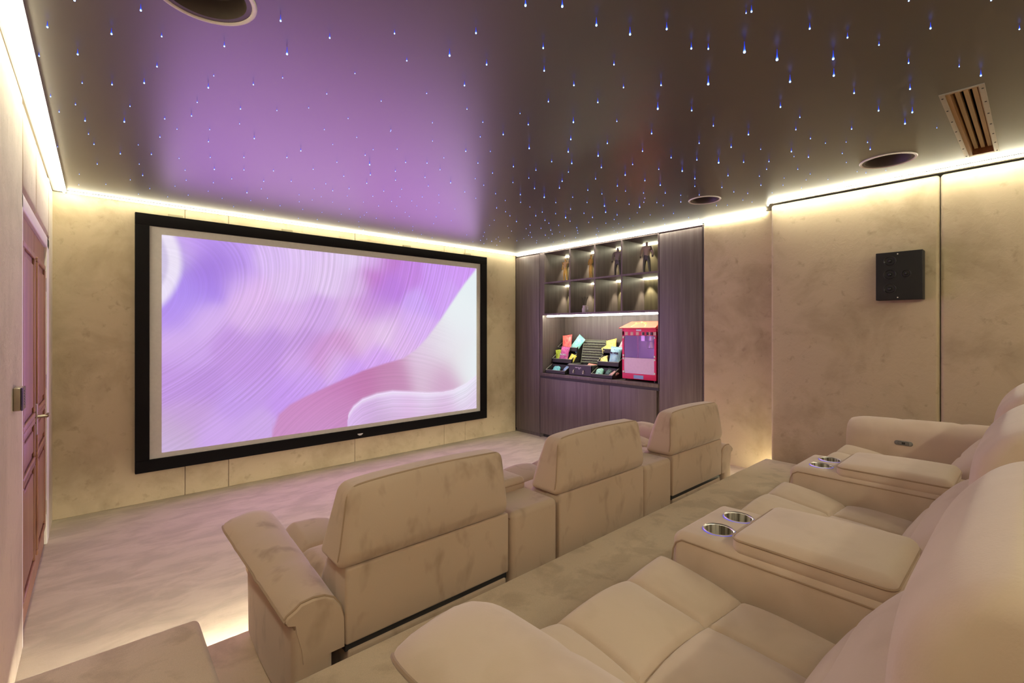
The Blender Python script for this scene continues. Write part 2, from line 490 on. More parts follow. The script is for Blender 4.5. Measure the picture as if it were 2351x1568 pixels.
def recliner(x0, Y0, Z0, W, D, row, left=None, right=None, strip_=True, label='', group=''):
    root = tag(empty('recliner', (x0, Y0, Z0)), label, 'recliner', group)
    FAB = SUEDE if row == 1 else SUEDE_B
    seams = (.28*W, .72*W); ym = .58 if row == 2 else .54
    zs = .355
    def seat_fn(x, y, z):
        f = np.clip((z-.17)/(zs-.17), 0, 1)
        d1 = np.minimum(np.abs(x-seams[0]-.012*np.cos(y*9)), np.abs(x-seams[1]+.012*np.cos(y*9)))
        d2 = np.abs(y-ym-.012*np.cos((x/W-.5)*6))
        dm = np.minimum(d1, d2)
        ed = np.minimum(np.minimum(x, W-x), D-y)
        puff = .030*(1-np.exp(-d1/.055))*(1-np.exp(-d2/.055)) - .015*np.exp(-(dm/.0065)**2)
        puff = puff*np.clip(ed/.05, .35, 1)
        slope = (y-D)*.105
        z = z+f*(puff-.018+slope)
        drop = np.clip((y-(D-.09))/.09, 0, 1)
        z = z-f*.03*drop**2.2
        return x, y, z
    s = G().rbox(.006, W-.006, .26, D, .16, zs, .045, ((118, 108, 3) if row == 2 else (74, 66, 3)), 6, seat_fn).obj('seat', FAB, root)
    # front panel under the seat
    G().rbox(.02, W-.02, .5, D-.07, .04, .19, .02).obj('foot_panel', FAB, root)
    # lumbar cushion
    zb, zt = .20, (.548 if row == 2 else .50)
    def back_fn(x, y, z):
        t = np.clip((z-zb)/(zt-zb), 0, 1.0)
        f = (y-.0)/.25
        front = np.interp(t, [0, .15, .35, .62, .78, .9, 1], [.335, .352, .318, .262, .222, .188, .150])
        sx_ = np.clip(x/W, 0, 1)
        bul = .018*(1-(2*sx_-1)**4)
        gro = -.010*np.exp(-((t-.58-.05*np.cos((sx_-.5)*4))/.03)**2)
        lean = -.07*t if row == 2 else 0*t
        rear = .05+lean
        y = rear+f*(front+bul+gro*1-rear)
        edge = np.minimum(x, W-x)
        y = y-f*.03*np.exp(-edge/.035)
        return x, y, z
    G().rbox(.008, W-.008, .0, .25, zb, zt, .055, (40, 2, 40), 6, back_fn).obj('backrest', FAB, root)
    # rear shell, gap strip and plinth
    zlow = .166 if strip_ else .012
    G().rbox(0, W, 0, .10, zlow, .435, .010, (2, 1, 2), 3).obj('back_panel', FAB, root)
    if strip_: G().box(.004, W-.004, .014, .30, .138, .172).obj('recess_strip', BLACKM, root, False)
    G().rbox(.01, W-.01, .006, .56, 0, .142, .01).obj('base', FAB, root)
    # headrest
    if row == 1: h0, h1, yr, th0, th1, xa, xb = .432, .714, -.022, .20, .125, -.028, W-.006
    else: h0, h1, yr, th0, th1, xa, xb = .505, .826, -.128, .235, .195, -.008, W+.005
    def rear_y(x, t):
        sx_ = np.clip((x-xa)/(xb-xa), 0, 1)
        return yr+.040*t-.028*(1-(2*t-1)**2)*(1-(2*sx_-1)**4)+.02*np.clip(.2-t, 0, .2)/.2
    def head_fn(x, y, z):
        t = np.clip((z-h0)/(h1-h0), 0, 1); f = y/.2
        sx_ = np.clip((x-xa)/(xb-xa), 0, 1)
        ry_ = rear_y(x, t)
        fr = yr+.02+th0+(th1-th0)*t+.030*(1-(2*t-1)**2)*(1-(2*sx_-1)**6)
        if row == 2: fr = fr-.05*np.clip(t-.62, 0, 1)**2/.14
        y = ry_+f*(fr-ry_)
        z = z+.010*np.sin(sx_*pi)*np.clip(t-.5, 0, 1)*2 - .012*np.exp(-sx_/.05)*t
        x = x+(np.where(sx_ < .5, 1, -1)*.018*t if row == 2 else (.046*(1-sx_)-.018*sx_)*t)
        return x, y, z
    hd = G().rbox(xa, xb, 0, .2, h0, h1, .034 if row == 2 else .030, (34, 3, 20), 5, head_fn).obj('headrest', FAB, root)
    # piping round the rear face of the headrest
    pts = []; rc = .042
    for cx, cz, a0 in ((xb-rc, h1-rc, 0), (xa+rc, h1-rc, pi/2), (xa+rc, h0+rc, pi), (xb-rc, h0+rc, 1.5*pi)):
        for i in range(7):
            q = a0+pi/2*i/6; pts.append((cx+(rc-.003)*cos(q), cz+(rc-.003)*sin(q)))
    dense = []
    for i in range(len(pts)):
        p, q = pts[i], pts[(i+1) % len(pts)]
        k = max(1, int(math.hypot(p[0]-q[0], p[1]-q[1])/.03))
        for j in range(k): dense.append((p[0]+(q[0]-p[0])*j/k, p[1]+(q[1]-p[1])*j/k))
    P3 = []
    for x, z in dense:
        X_, Y_, Z_ = head_fn(np.array([x]), np.array([.026]), np.array([z])); P3.append((float(X_[0]), float(Y_[0]), float(Z_[0])))
    G().tube(P3, .0052, 6, True).obj('piping', SUEDE_SEAM, hd)
    if left: build_arm(root, -.002, -1, **left)
    if right: build_arm(root, W+.002, 1, **right)
    return root

BLUE_RING = emit('blue_ring_light', (.08, .12, 1.0), 1.1)
def console(x0, Y0, Z0, W, label, group):
    SUEDE = globals()['SUEDE'] if Y0 > 1 else SUEDE_B
    root = tag(empty('console', (x0, Y0, Z0)), label, 'armrest console', group)
    D = .812
    def fn(x, y, z):
        f = np.clip(z/.42, 0, 1)
        drop = np.clip((y-(D-.07))/.07, 0, 1)
        return x, y, z-f*.012*drop**2
    b = G().rbox(0, W, 0, D, 0, .425, .028, (4, 8, 4), 5, fn).obj('body', SUEDE, root)
    cut = []
    for i in (0, 1):
        cx = W*(.29 if i == 0 else .71)
        cut.append(G().lathe([(0, .33), (.0445, .33), (.0445, .5), (0, .5)], 40, (cx, .700, 0)).obj('cutter', SUEDE))
        for o in cut: o.location = root.location
    b.parent = None; b.location = root.location
    boolean_cut(b, cut)
    b.parent = root; b.location = (0, 0, 0)
    me = b.data
    try: me.set_sharp_from_angle(angle=radians(38))
    except Exception: pass
    G().tube([(-.0005, y, .425-.026) for y in np.linspace(.01, D-.04, 12)]+[(-.0005, D-.018, .385), (-.0003, D-.008, .36), (0, D-.0005, .30), (0, D, .12)], .0028, 6).obj('piping', SUEDE_SEAM, b)
    def lid(x, y, z):
        f = np.clip((z-.405)/.075, 0, 1)
        u = np.clip((y-.225)/.395, 0, 1); v = np.clip(x/W, 0, 1)
        z = z+f*(.012*(1-(2*u-1)**2)*(1-(2*v-1)**4)) - f*.012*u
        return x, y, z
    l = G().rbox(.003, W-.003, .225, .62, .405, .482, .03, (10, 14, 2), 5, lid).obj('lid_cushion', SUEDE, root)
    ring = []
    rc = .03
    for cx, cy, a0 in ((W-.003-rc, .62-rc, 0), (.003+rc, .62-rc, pi/2), (.003+rc, .225+rc, pi), (W-.003-rc, .225+rc, 1.5*pi)):
        for i in range(6):
            q = a0+pi/2*i/5; ring.append((cx+rc*cos(q), cy+rc*sin(q), .455))
    dd = []
    for i in range(len(ring)):
        p, q = Vector(ring[i]), Vector(ring[(i+1) % len(ring)])
        k = max(1, int((p-q).length/.04))
        dd += [p.lerp(q, j/k) for j in range(k)]
    G().tube(dd, .0036, 6, True).obj('piping', SUEDE_SEAM, l)
    for i in (0, 1):
        cx = W*(.29 if i == 0 else .71); cy = .700
        cup = G().lathe([(.0, .345), (.036, .345), (.0405, .350), (.0425, .42), (.0430, .4255)], 40, (cx, cy, 0)).obj('cup_holder', CUPM, root)
        G().lathe([(.0425, .4250), (.0435, .4268), (.0475, .4285), (.0485, .4265), (.0485, .4235)], 40, (cx, cy, 0)).obj('rim', STEEL, cup)
        G().lathe([(.0484, .4240), (.0488, .4256), (.0494, .4256), (.0498, .4240)], 40, (cx, cy, 0)).obj('light_ring', BLUE_RING, cup)
    return root

GR1, GR2 = 'recliners of the front row', 'recliners of the rear row'
Y1, Z1, Y2, Z2 = 1.60, .180, 0.0, .365
A1 = dict(D=.83, Hr=.372, Hf=.445, flr=.195, flf=.238, panel=.63, control=None, SUEDE=SUEDE)
A1r = dict(A1, control=(.66, .262))
A2 = dict(wx=1.24, D=.825, Hr=.55, Hf=.518, flr=.215, flf=.232, panel=.64, control=None, SUEDE=SUEDE_B)
A2r = dict(A2, control=(.535, .405))
recliner(.645, Y1, Z1, .755, .80, 1, left=A1, label='front row recliner nearest the entrance step, its flared left arm and back in full view', group=GR1)
recliner(1.74, Y1, Z1, .755, .80, 1, strip_=False, label='armless middle recliner of the front row between the two consoles', group=GR1)
recliner(2.837, Y1, Z1, .713, .80, 1, right=A1r, label='front row recliner farthest from the entrance step, closest to the dark cabinets', group=GR1)
console(1.418, Y1, Z1, .308, 'suede console of the front row beside the recliner nearest the entrance step', 'front row consoles')
console(2.508, Y1, Z1, .316, 'suede console of the front row beside the recliner closest to the dark cabinets', 'front row consoles')
recliner(.692, Y2, Z2, .720, .86, 2, left=A2, label='rear row recliner with a rounded left arm at the bottom edge of the photo', group=GR2)
recliner(1.80, Y2, Z2, .712, .86, 2, label='armless middle recliner of the rear row between two cup holder consoles', group=GR2)
recliner(2.885, Y2, Z2, .712, .86, 2, right=A2r, label='rear row recliner beside the speaker wall, oval switch in its arm', group=GR2)
console(1.427, Y2, Z2, .362, 'suede console with two blue-ringed steel cup holders nearest the camera in the rear row', 'rear row consoles')
console(2.527, Y2, Z2, .346, 'rear row console with steel cup holders next to the recliner beside the speaker wall', 'rear row consoles')

STARTXT = """1.762,0.711,6.0 1.903,0.650,6.0 1.887,0.906,5.5 3.373,2.203,5.5 2.828,1.293,5.5 1.931,1.165,5.0 2.067,0.512,5.0 2.575,2.530,5.0 3.194,2.865,5.0 
2.212,0.546,4.5 2.132,0.679,4.5 2.201,1.719,4.5 3.139,2.387,4.5 3.316,2.508,4.5 2.819,1.525,4.5 0.525,1.851,4.0 0.982,1.459,4.0 1.009,1.074,4.0 
1.099,1.000,4.0 1.253,0.986,4.0 1.379,0.939,4.0 1.756,1.524,4.0 2.871,0.395,4.0 3.003,0.441,4.0 1.263,2.758,4.0 1.824,1.911,4.0 2.028,1.799,4.0 
2.186,1.910,4.0 2.617,1.820,4.0 2.988,1.783,4.0 0.097,2.998,3.5 1.452,0.842,3.5 1.620,0.841,3.5 2.669,0.155,3.5 2.592,0.364,3.5 2.355,0.790,3.5 
2.739,0.498,3.5 1.910,1.676,3.5 2.170,1.345,3.5 2.389,1.840,3.5 2.407,2.191,3.5 2.510,2.311,3.5 2.563,1.014,3.5 2.668,1.149,3.5 2.995,0.947,3.5 
3.042,1.554,3.5 2.789,2.006,3.2 3.407,2.726,3.2 2.719,1.376,3.2 -0.055,1.998,3.0 -0.129,2.236,3.0 0.103,1.919,3.0 0.035,2.140,3.0 -0.057,2.383,3.0 
0.144,2.477,3.0 0.351,2.344,3.0 -0.048,3.121,3.0 0.455,1.675,3.0 0.981,1.295,3.0 1.129,1.422,3.0 1.156,1.606,3.0 1.581,0.616,3.0 1.217,1.201,3.0 
1.327,1.304,3.0 1.673,0.803,3.0 1.500,1.299,3.0 1.774,1.055,3.0 1.694,1.325,3.0 2.088,1.082,3.0 1.820,0.519,3.0 2.127,0.245,3.0 2.463,0.533,3.0 
0.560,3.519,3.0 0.840,3.960,3.0 1.601,1.876,3.0 1.967,2.205,3.0 1.358,2.955,3.0 2.418,2.631,3.0 2.108,1.583,3.0 2.353,1.518,3.0 2.571,1.462,3.0 
2.833,1.809,3.0 2.389,2.446,3.0 3.304,0.639,3.0 3.159,1.381,3.0 1.856,2.744,2.8 2.998,3.317,2.8 3.504,2.523,2.8 2.979,3.034,2.8 3.181,0.914,2.8 
2.979,1.207,2.7 0.344,1.967,2.5 0.044,2.590,2.5 0.173,2.295,2.5 0.613,1.663,2.5 1.503,1.097,2.5 1.676,1.174,2.5 1.526,1.473,2.5 1.622,1.706,2.5 
2.334,1.094,2.5 1.981,0.448,2.5 2.348,0.334,2.5 2.697,0.832,2.5 2.904,0.639,2.5 0.098,3.582,2.5 0.632,2.813,2.5 0.877,2.829,2.5 0.224,3.989,2.5 
1.594,2.202,2.5 1.421,3.150,2.5 2.090,1.989,2.5 2.505,1.687,2.5 2.125,2.163,2.5 2.707,1.626,2.5 2.556,2.018,2.5 2.720,2.220,2.5 3.218,1.878,2.5 
3.285,2.246,2.5 3.843,2.162,2.5 3.173,3.107,2.5 2.494,1.249,2.5 3.089,1.101,2.5 3.556,1.321,2.5 2.543,3.065,2.3 2.879,2.213,2.3 2.985,2.444,2.3 
3.538,3.381,2.3 3.230,1.650,2.3 3.403,1.532,2.3 3.873,1.789,2.3 1.311,3.496,2.2 2.315,2.052,2.2 3.130,2.258,2.2 2.799,2.618,2.2 3.417,2.070,2.2 
3.044,2.674,2.2 2.936,2.908,2.2 3.067,2.871,2.2 3.246,2.693,2.2 3.385,2.980,2.2 3.295,3.173,2.2 3.215,3.356,2.2 3.685,3.603,2.2 4.086,3.217,2.2 
4.207,3.296,2.2 0.168,2.053,2.0 -0.167,2.508,2.0 -0.194,2.755,2.0 0.491,2.201,2.0 -0.158,2.913,2.0 0.500,2.484,2.0 0.245,2.849,2.0 0.339,2.723,2.0 
0.775,1.493,2.0 0.889,1.613,2.0 1.931,1.392,2.0 1.908,0.271,2.0 2.099,0.099,2.0 2.374,0.044,2.0 2.124,0.385,2.0 2.562,0.773,2.0 -0.017,3.506,2.0 
0.236,3.481,2.0 0.249,3.138,2.0 -0.004,3.914,2.0 0.851,3.003,2.0 0.709,3.424,2.0 0.867,3.596,2.0 1.427,2.604,2.0 1.533,2.527,2.0 1.457,2.795,2.0 
1.956,2.401,2.0 1.667,2.774,2.0 1.546,2.963,2.0 2.190,2.461,2.0 2.272,2.752,2.0 2.580,2.804,2.0 2.815,3.203,2.0 2.334,3.687,2.0 3.473,4.279,2.0 
2.208,2.317,2.0 2.959,2.055,2.0 3.103,1.993,2.0 2.786,2.425,2.0 3.647,2.659,2.0 3.561,2.896,2.0 3.715,2.807,2.0 3.655,3.127,2.0 3.769,3.215,2.0 
3.466,3.615,2.0 3.702,3.517,2.0 3.657,3.792,2.0 3.238,1.168,2.0 3.388,1.034,2.0 3.587,1.525,2.0 3.707,1.472,2.0 3.468,1.736,2.0 3.547,1.931,2.0 
0.456,3.040,1.8 0.658,3.178,1.8 0.858,3.319,1.8 0.689,3.687,1.8 1.012,3.472,1.8 1.190,2.660,1.8 1.772,2.319,1.8 1.245,3.121,1.8 1.662,2.579,1.8 
1.788,2.930,1.8 1.385,3.373,1.8 1.604,3.260,1.8 3.334,2.138,1.8 3.953,2.536,1.8 4.194,2.453,1.8 3.444,3.183,1.8 3.409,3.395,1.8 3.876,3.300,1.8 
3.888,3.501,1.8 2.895,0.822,1.8 3.875,1.576,1.8 1.781,3.481,1.7 3.548,2.090,1.7 3.998,2.807,1.7 3.976,3.099,1.7 4.113,2.161,1.7 1.043,3.119,1.6 
2.079,2.652,1.6 2.694,3.124,1.6 1.555,4.536,1.6 2.473,4.365,1.6 3.347,4.331,1.6 3.736,2.548,1.6 3.947,4.009,1.6 3.195,0.630,1.6 3.355,1.256,1.6 
3.693,1.222,1.6 -0.050,2.672,1.5 -0.078,2.949,1.5 -0.139,3.101,1.5 0.111,2.803,1.5 0.339,2.550,1.5 1.300,1.786,1.5 1.442,1.847,1.5 1.589,0.636,1.5 
2.542,0.208,1.5 -0.038,3.350,1.5 0.507,3.319,1.5 0.611,3.878,1.5 0.860,4.527,1.5 1.145,4.231,1.5 1.110,2.891,1.5 1.216,3.375,1.5 2.075,2.879,1.5 
1.605,3.448,1.5 1.769,3.690,1.5 2.144,3.845,1.5 3.508,4.472,1.5 3.683,4.070,1.5 3.754,2.342,1.5 3.313,3.517,1.5 4.058,3.489,1.5 3.287,0.769,1.5 
3.565,1.014,1.5 3.817,0.761,1.5 3.379,1.840,1.5 3.999,1.554,1.5 3.945,1.730,1.5 4.020,1.162,1.5 1.905,3.211,1.4 1.901,3.367,1.4 1.950,4.116,1.4 
2.842,4.574,1.4 3.105,3.950,1.4 3.602,2.378,1.4 3.837,2.745,1.4 4.228,4.032,1.4 0.460,3.944,1.3 0.286,4.357,1.3 0.523,4.373,1.3 1.006,4.060,1.3 
1.543,1.999,1.3 1.714,2.124,1.3 1.686,3.136,1.3 2.474,3.955,1.3 2.828,3.445,1.3 1.984,4.580,1.3 2.423,4.573,1.3 2.654,4.492,1.3 3.697,4.452,1.3 
3.559,4.232,1.3 2.748,2.871,1.3 3.858,3.026,1.3 2.861,1.064,1.3 3.933,0.911,1.3 4.226,2.121,1.3 0.194,3.756,1.2 0.426,3.702,1.2 0.168,4.196,1.2 
0.042,4.441,1.2 0.905,3.818,1.2 0.923,4.223,1.2 1.228,4.001,1.2 1.949,2.581,1.2 1.975,3.083,1.2 2.245,2.965,1.2 2.462,2.859,1.2 1.890,3.601,1.2 
2.283,4.395,1.2 3.048,4.191,1.2 3.227,4.123,1.2 3.282,3.710,1.2 3.346,4.477,1.2 1.406,4.605,1.2 3.982,2.343,1.2 4.183,3.009,1.2 3.703,3.406,1.2 
3.573,3.753,1.2 4.237,2.758,1.2 4.287,3.858,1.2 3.040,0.790,1.2 1.627,3.958,1.1 1.741,4.488,1.1 3.534,1.162,1.1 4.015,1.357,1.1 0.355,2.244,1.0 
0.536,2.683,1.0 0.307,2.971,1.0 0.435,2.864,1.0 0.781,1.843,1.0 0.571,2.074,1.0 0.756,2.086,1.0 1.084,1.790,1.0 0.965,1.987,1.0 0.636,2.402,1.0 
0.923,2.260,1.0 1.260,2.025,1.0 0.882,2.468,1.0 1.522,1.658,1.0 3.241,0.349,1.0 -0.173,3.713,1.0 0.369,3.472,1.0 -0.094,4.273,1.0 -0.104,4.590,1.0 
0.419,4.168,1.0 0.233,4.603,1.0 0.410,4.547,1.0 0.739,4.310,1.0 1.165,3.800,1.0 1.080,4.491,1.0 1.331,4.243,1.0 1.150,2.259,1.0 1.049,2.451,1.0 
1.383,2.222,1.0 1.192,2.557,1.0 1.292,2.457,1.0 1.570,2.394,1.0 1.199,3.562,1.0 1.457,3.582,1.0 1.777,3.331,1.0 1.291,3.883,1.0 1.438,3.838,1.0 
1.626,3.667,1.0 2.014,3.484,1.0 2.100,3.275,1.0 2.138,3.536,1.0 2.313,3.353,1.0 2.048,3.744,1.0 1.649,4.192,1.0 1.890,4.371,1.0 2.537,3.741,1.0 
2.082,4.700,1.0 2.390,4.211,1.0 2.735,4.709,1.0 3.362,4.234,1.0 3.386,4.052,1.0 3.443,4.162,1.0 3.505,4.010,1.0 3.253,4.602,1.0 3.252,2.077,1.0 
3.945,2.890,1.0 4.081,2.975,1.0 4.034,2.713,1.0 3.662,3.926,1.0 3.862,3.918,1.0 4.073,3.851,1.0 4.205,3.719,1.0 4.082,3.688,1.0 4.232,3.569,1.0 
3.111,0.710,1.0 3.137,0.978,1.0 3.493,0.796,1.0 3.695,1.076,1.0 3.866,0.665,1.0 3.878,1.159,1.0 4.049,1.018,1.0 1.794,3.978,0.9 1.819,4.085,0.9 
1.823,4.185,0.9 2.076,4.004,0.9 1.494,4.239,0.9 3.798,0.972,0.9 3.754,0.796,0.9 0.741,2.277,0.8 1.146,2.247,0.8 0.170,3.374,0.8 0.622,4.158,0.8 
0.020,4.785,0.8 0.381,4.745,0.8 0.990,2.640,0.8 1.314,3.744,0.8 2.940,3.656,0.8 3.101,3.563,0.8 3.856,3.715,0.8 3.851,1.350,0.8
"""

# ------------------------------------------------------------------ projection screen
scr = tag(empty('projection_screen', (2.061, 4.945, .262)), 'large projection screen in a thick black velvet frame showing a purple wave picture', 'screen')
def L_(x, y, z): return (x-2.061, y-4.945, z-.262)
g = G()
for (x0, x1, z0, z1) in ((.226, 3.896, .262, .362), (.226, 3.896, 2.314, 2.410), (.226, .320, .362, 2.314), (3.802, 3.896, .362, 2.314)):
    g.rbox(x0-2.061, x1-2.061, -.047, -.004, z0-.262, z1-.262, .004, rs=2)
fr = g.obj('frame', BLACK, scr)
G().box(.315-2.061, 3.805-2.061, -.020, -.010, .355-.262, 2.319-.262).obj('screen_fabric', SCREENW, scr, False)
for x in (.50, 1.40, 2.72, 3.60):
    G().rbox(x-.05, x+.05, 4.925, 4.948, 2.38, 2.437, .004).xf(Matrix.Translation((-2.061, -4.945, -.262))).obj('wall_bracket', plain('bracket_tan', (.30, .25, .15), .6), scr)
# small maker's badge on the lower bar
bd = G()
for i, (w_, z_) in enumerate(((.060, .312), (.052, .305), (.030, .298))):
    bd.box(2.135-w_/2-2.061, 2.135+w_/2-2.061, -.0485, -.0465, z_-.262-.003, z_-.262+.0022)
bd.obj('badge', plain('badge_white', (.75, .73, .72), .5), scr, False)

# the picture: soft colour fields, a curved ribbon edge and fine flow lines
Kc = """.007,.072,B8A8D8 .018,.101,B0A0DC .044,.056,C8A0F0 .094,.029,BB93EE .114,.118,9C74D8 .09,.206,A67FE8
.044,.309,AE8CF0 .007,.392,B08CEC .163,.04,C09AEE .172,.178,C6A2EC .252,.059,D6B8F0 .348,.003,DCC0F0 .484,0,DEC8F0 .573,0,D8B4EC
.206,.245,DDB6EA .299,.19,DABCEC .428,.125,DCC2EC .513,.165,D4B4E4 .617,.023,BC76CC .567,.138,BE74C8 .637,.151,B87ADC .704,.087,C082DE
.812,.072,C894EE .93,.031,CC96F0 .542,.318,CC9ADA .604,.336,C89AE0 .739,.263,C8A0F0 .484,.372,D4AEE2 .401,.374,CBA2E2 .299,.377,D2AAE6
.206,.379,D6B0E8 .082,.382,D2AEEC .025,.473,D4B0EC .044,.547,C69EE6 .163,.511,BF92DE .252,.496,BC90DC .348,.5,C094DA .484,.524,CC9CD4
.401,.579,C894D6 .542,.464,D4A8DC .604,.422,DCBCE6 .67,.488,D8B0E8 .573,.591,D0A0EC .348,.614,CCA0E4 .206,.647,BE90DE .082,.717,BA8EDC
.025,.668,BF94E0 .206,.736,C096E4 .348,.709,C69AEA .484,.656,C898EE .299,.797,C294EA .163,.816,C098E6 .063,.838,C29CD8 .025,.927,C2A6CE
.007,.986,C8B0DC .122,.936,CAA4E8 .206,.941,C8A4E4 .06,.26,A685EA .02,.36,AC88EC .125,.07,A07ADC .10,.15,9C74DC .15,.12,A880E2 .60,.22,B67CDC .57,.28,C08AD8 .40,.575,C888C4 .47,.53,CA8CC4 .53,.50,E2C0E4 .60,.46,E2C4E8 .44,.61,DAB8EC .80,.18,C690EC .85,.20,CC9EF0 .72,.40,D4ACEE"""
Dc = """.299,.937,C68AC2 .324,.848,C884C0 .401,.863,C682BC .455,.744,C078B4 .542,.735,BC72AA .637,.661,C080B0 .637,.769,C088B4 .739,.591,DCC4E0
.775,.708,D6BCD4 .851,.775,CBA0C4 .851,.539,E2DEE8 .93,.299,E4ECF0 .972,.111,E2ECF0 .93,.664,E2E0E6 .981,.668,E4EEF2 .401,.991,C890C8 .455,.925,C484BC .80,.50,DCD0E2 .89,.42,E4E8EE"""
Ic = """.542,.944,C49CD2 .604,.979,C8AAD0 .704,.924,D8B0DC .851,.917,D8B4DE .972,.915,DCC4E4 .812,.991,CFAFD0 .50,.93,E0C0F4 .64,.85,E2CCF2 .78,.87,E4DCF4 .93,.84,E6F0F6"""
def parse(t):
    a = [q.split(',') for q in t.split()]
    return np.array([(float(q[0]), float(q[1])) for q in a]), np.array([srgb(q[2]) for q in a])
NU, NV = 420, 236
U, V_ = np.meshgrid(np.linspace(0, 1, NU+1), np.linspace(0, 1, NV+1))
def field(tab, sig):
    p, c = parse(tab)
    d2 = ((U[..., None]-p[:, 0])*1.8)**2+(V_[..., None]-p[:, 1])**2
    wt = np.exp(-d2/(2*sig*sig))+1e-5/(d2+.002)
    return (wt @ c)/wt.sum(-1, keepdims=True)
up = field(Kc, .05); dn = field(Dc, .08); ins = field(Ic, .08)
def smooth(x): x = np.clip(x, 0, 1); return x*x*(3-2*x)
Bu = [.255, .258, .275, .305, .348, .44, .53, .61, .677, .73, .775, .83, .882, .94, 1.0]
Bv = [1.03, .97, .885, .84, .805, .742, .682, .645, .62, .565, .49, .375, .254, .12, .0]
Bc = np.interp(U, Bu, Bv); Bc = np.where(U < .256, 1.1, Bc)
sB = (V_-Bc)/np.sqrt(1+np.gradient(np.interp(np.linspace(0, 1, NU+1), Bu, Bv), 1/NU)[None, :]**2)
wB = smooth(sB/.016+.5)
Cu = [.478, .480, .484, .50, .53, .58, .637, .70, .775, .84, .89, .95, 1.0]
Cv = [1.05, .97, .925, .885, .848, .825, .818, .832, .851, .857, .850, .815, .762]
Cc = np.where(U < .479, 1.2, np.interp(U, Cu, Cv))
wC = smooth((V_-Cc)/.018+.5)
# white crescent in the upper left corner
rr = np.hypot((U+.095)*1.8, (V_-.125)*.88)
cres = smooth((.262-rr)/.035)
inner = smooth((.205-rr)/.02)
col = up
col = col*(1-(cres*.85)[..., None])+np.array(srgb('EEE6F6'))*(cres*.85)[..., None]
col = col*(1-(inner*.7)[..., None])+np.array(srgb('BDB0D8'))*(inner*.7)[..., None]
col = col*(1-wB[..., None])+dn*wB[..., None]
col = col*(1-wC[..., None])+ins*wC[..., None]
edge = np.exp(-((V_-Cc-.012)/.014)**2)*(U > .482)
col = col*(1-.6*edge[..., None])+np.array(srgb('F0E4FA'))*.6*edge[..., None]
# flow-line coordinate and line strength
phi = np.hypot(U*1.55+.10, (V_-.62*(.42-U)-.02)*1.05)
phi = np.where(wB > .5, np.hypot((U-.62)*1.5, (V_-1.35)*1.0), phi)
phi = np.where(wC > .5, (V_-Cc)*1.3+.02*U, phi)
amp = np.where(wB > .5, .5*smooth((.95-U)/.3), .25+.75*smooth((phi-.30)/.2))
amp = amp*np.where((wB < .5) & (V_ > .80), .45, 1)
amp = np.where(wC > .5, .8, amp)
x0, x1, z0, z1 = .403, 3.738, .405, 2.250
vv = [(x0+(x1-x0)*u-2.061, -.0225, z1+(z0-z1)*v-.262) for u, v in zip(U.ravel(), V_.ravel())]
ff = []
for j in range(NV):
    b = j*(NU+1)
    for i in range(NU): ff.append((b+i, b+NU+1+i, b+NU+2+i, b+1+i))
me = bpy.data.meshes.new('projected_picture'); me.from_pydata(vv, [], ff)
ca = me.color_attributes.new('picture', 'FLOAT_COLOR', 'POINT')
ca.data.foreach_set('color', np.concatenate([col.reshape(-1, 3), np.ones((col.shape[0]*col.shape[1], 1))], 1).astype(np.float32).ravel())
for nm, a_ in (('flow', phi), ('lines', amp)):
    at = me.attributes.new(nm, 'FLOAT', 'POINT'); at.data.foreach_set('value', a_.astype(np.float32).ravel())
n = NT('lit_picture')
a1 = n.node('ShaderNodeVertexColor', layer_name='picture')
a2 = n.node('ShaderNodeAttribute', attribute_name='flow'); a3 = n.node('ShaderNodeAttribute', attribute_name='lines')
cx_ = n.node('ShaderNodeCombineXYZ'); n.link(a2.outputs['Fac'], cx_.inputs[0])
ln = n.noise(cx_.outputs[0], 75, 4, .7)
r1 = n.node('ShaderNodeMapRange'); n.link(ln, r1.inputs[0])
for i, v_ in ((1, .3), (2, .7), (3, -.26), (4, .26)): r1.inputs[i].default_value = v_
mm = n.node('ShaderNodeMath', operation='MULTIPLY'); n.link(r1.outputs[0], mm.inputs[0]); n.link(a3.outputs['Fac'], mm.inputs[1])
ad = n.node('ShaderNodeMath', operation='MULTIPLY_ADD'); n.link(mm.outputs[0], ad.inputs[0]); ad.inputs[1].default_value = PICTURE; ad.inputs[2].default_value = PICTURE
n.link(a1.outputs[0], n.b.inputs['Emission Color']); n.link(ad.outputs[0], n.b.inputs['Emission Strength'])
n.set(Base_Color=(.05, .05, .05), Roughness=1.0); n.b.inputs['Specular IOR Level'].default_value = 0
me.materials.append(n.m)
o = bpy.data.objects.new('projected_picture', me); C.objects.link(o); o.parent = scr
o['label'] = 'lit picture of purple and white waves'

# ------------------------------------------------------------------ dark cabinets
XF, XB = 4.45, 4.90
GC = 'dark wood cabinets'
def tall(y0, y1, label):
    t = tag(empty('tall_cabinet', (XF, (y0+y1)/2, 0)), label, 'cabinet', GC)
    o = lambda g_, nm, m: g_.xf(Matrix.Translation((-XF, -(y0+y1)/2, 0))).obj(nm, m, t)
    o(G().box(XF+.02, XB+.03, y0, y1, 0, CZ-.024), 'body', WOOD_DARK)
    o(G().rbox(XF+.0, XF+.0195, y0+.014, y1-.006, .05, CZ-.042, .0015, rs=1), 'door', WOOD_DARK)
    o(G().box(XF+.004, XF+.0195, y0, y0+.010, 0, CZ-.026), 'edge_strip', WOOD_DARK)
    return t
tall(2.185, 2.672, 'tall dark wood cabinet with a plain full-height door beside the recessed wall panel')
tall(4.452, 4.944, 'tall dark wood cabinet in the corner next to the projection screen')
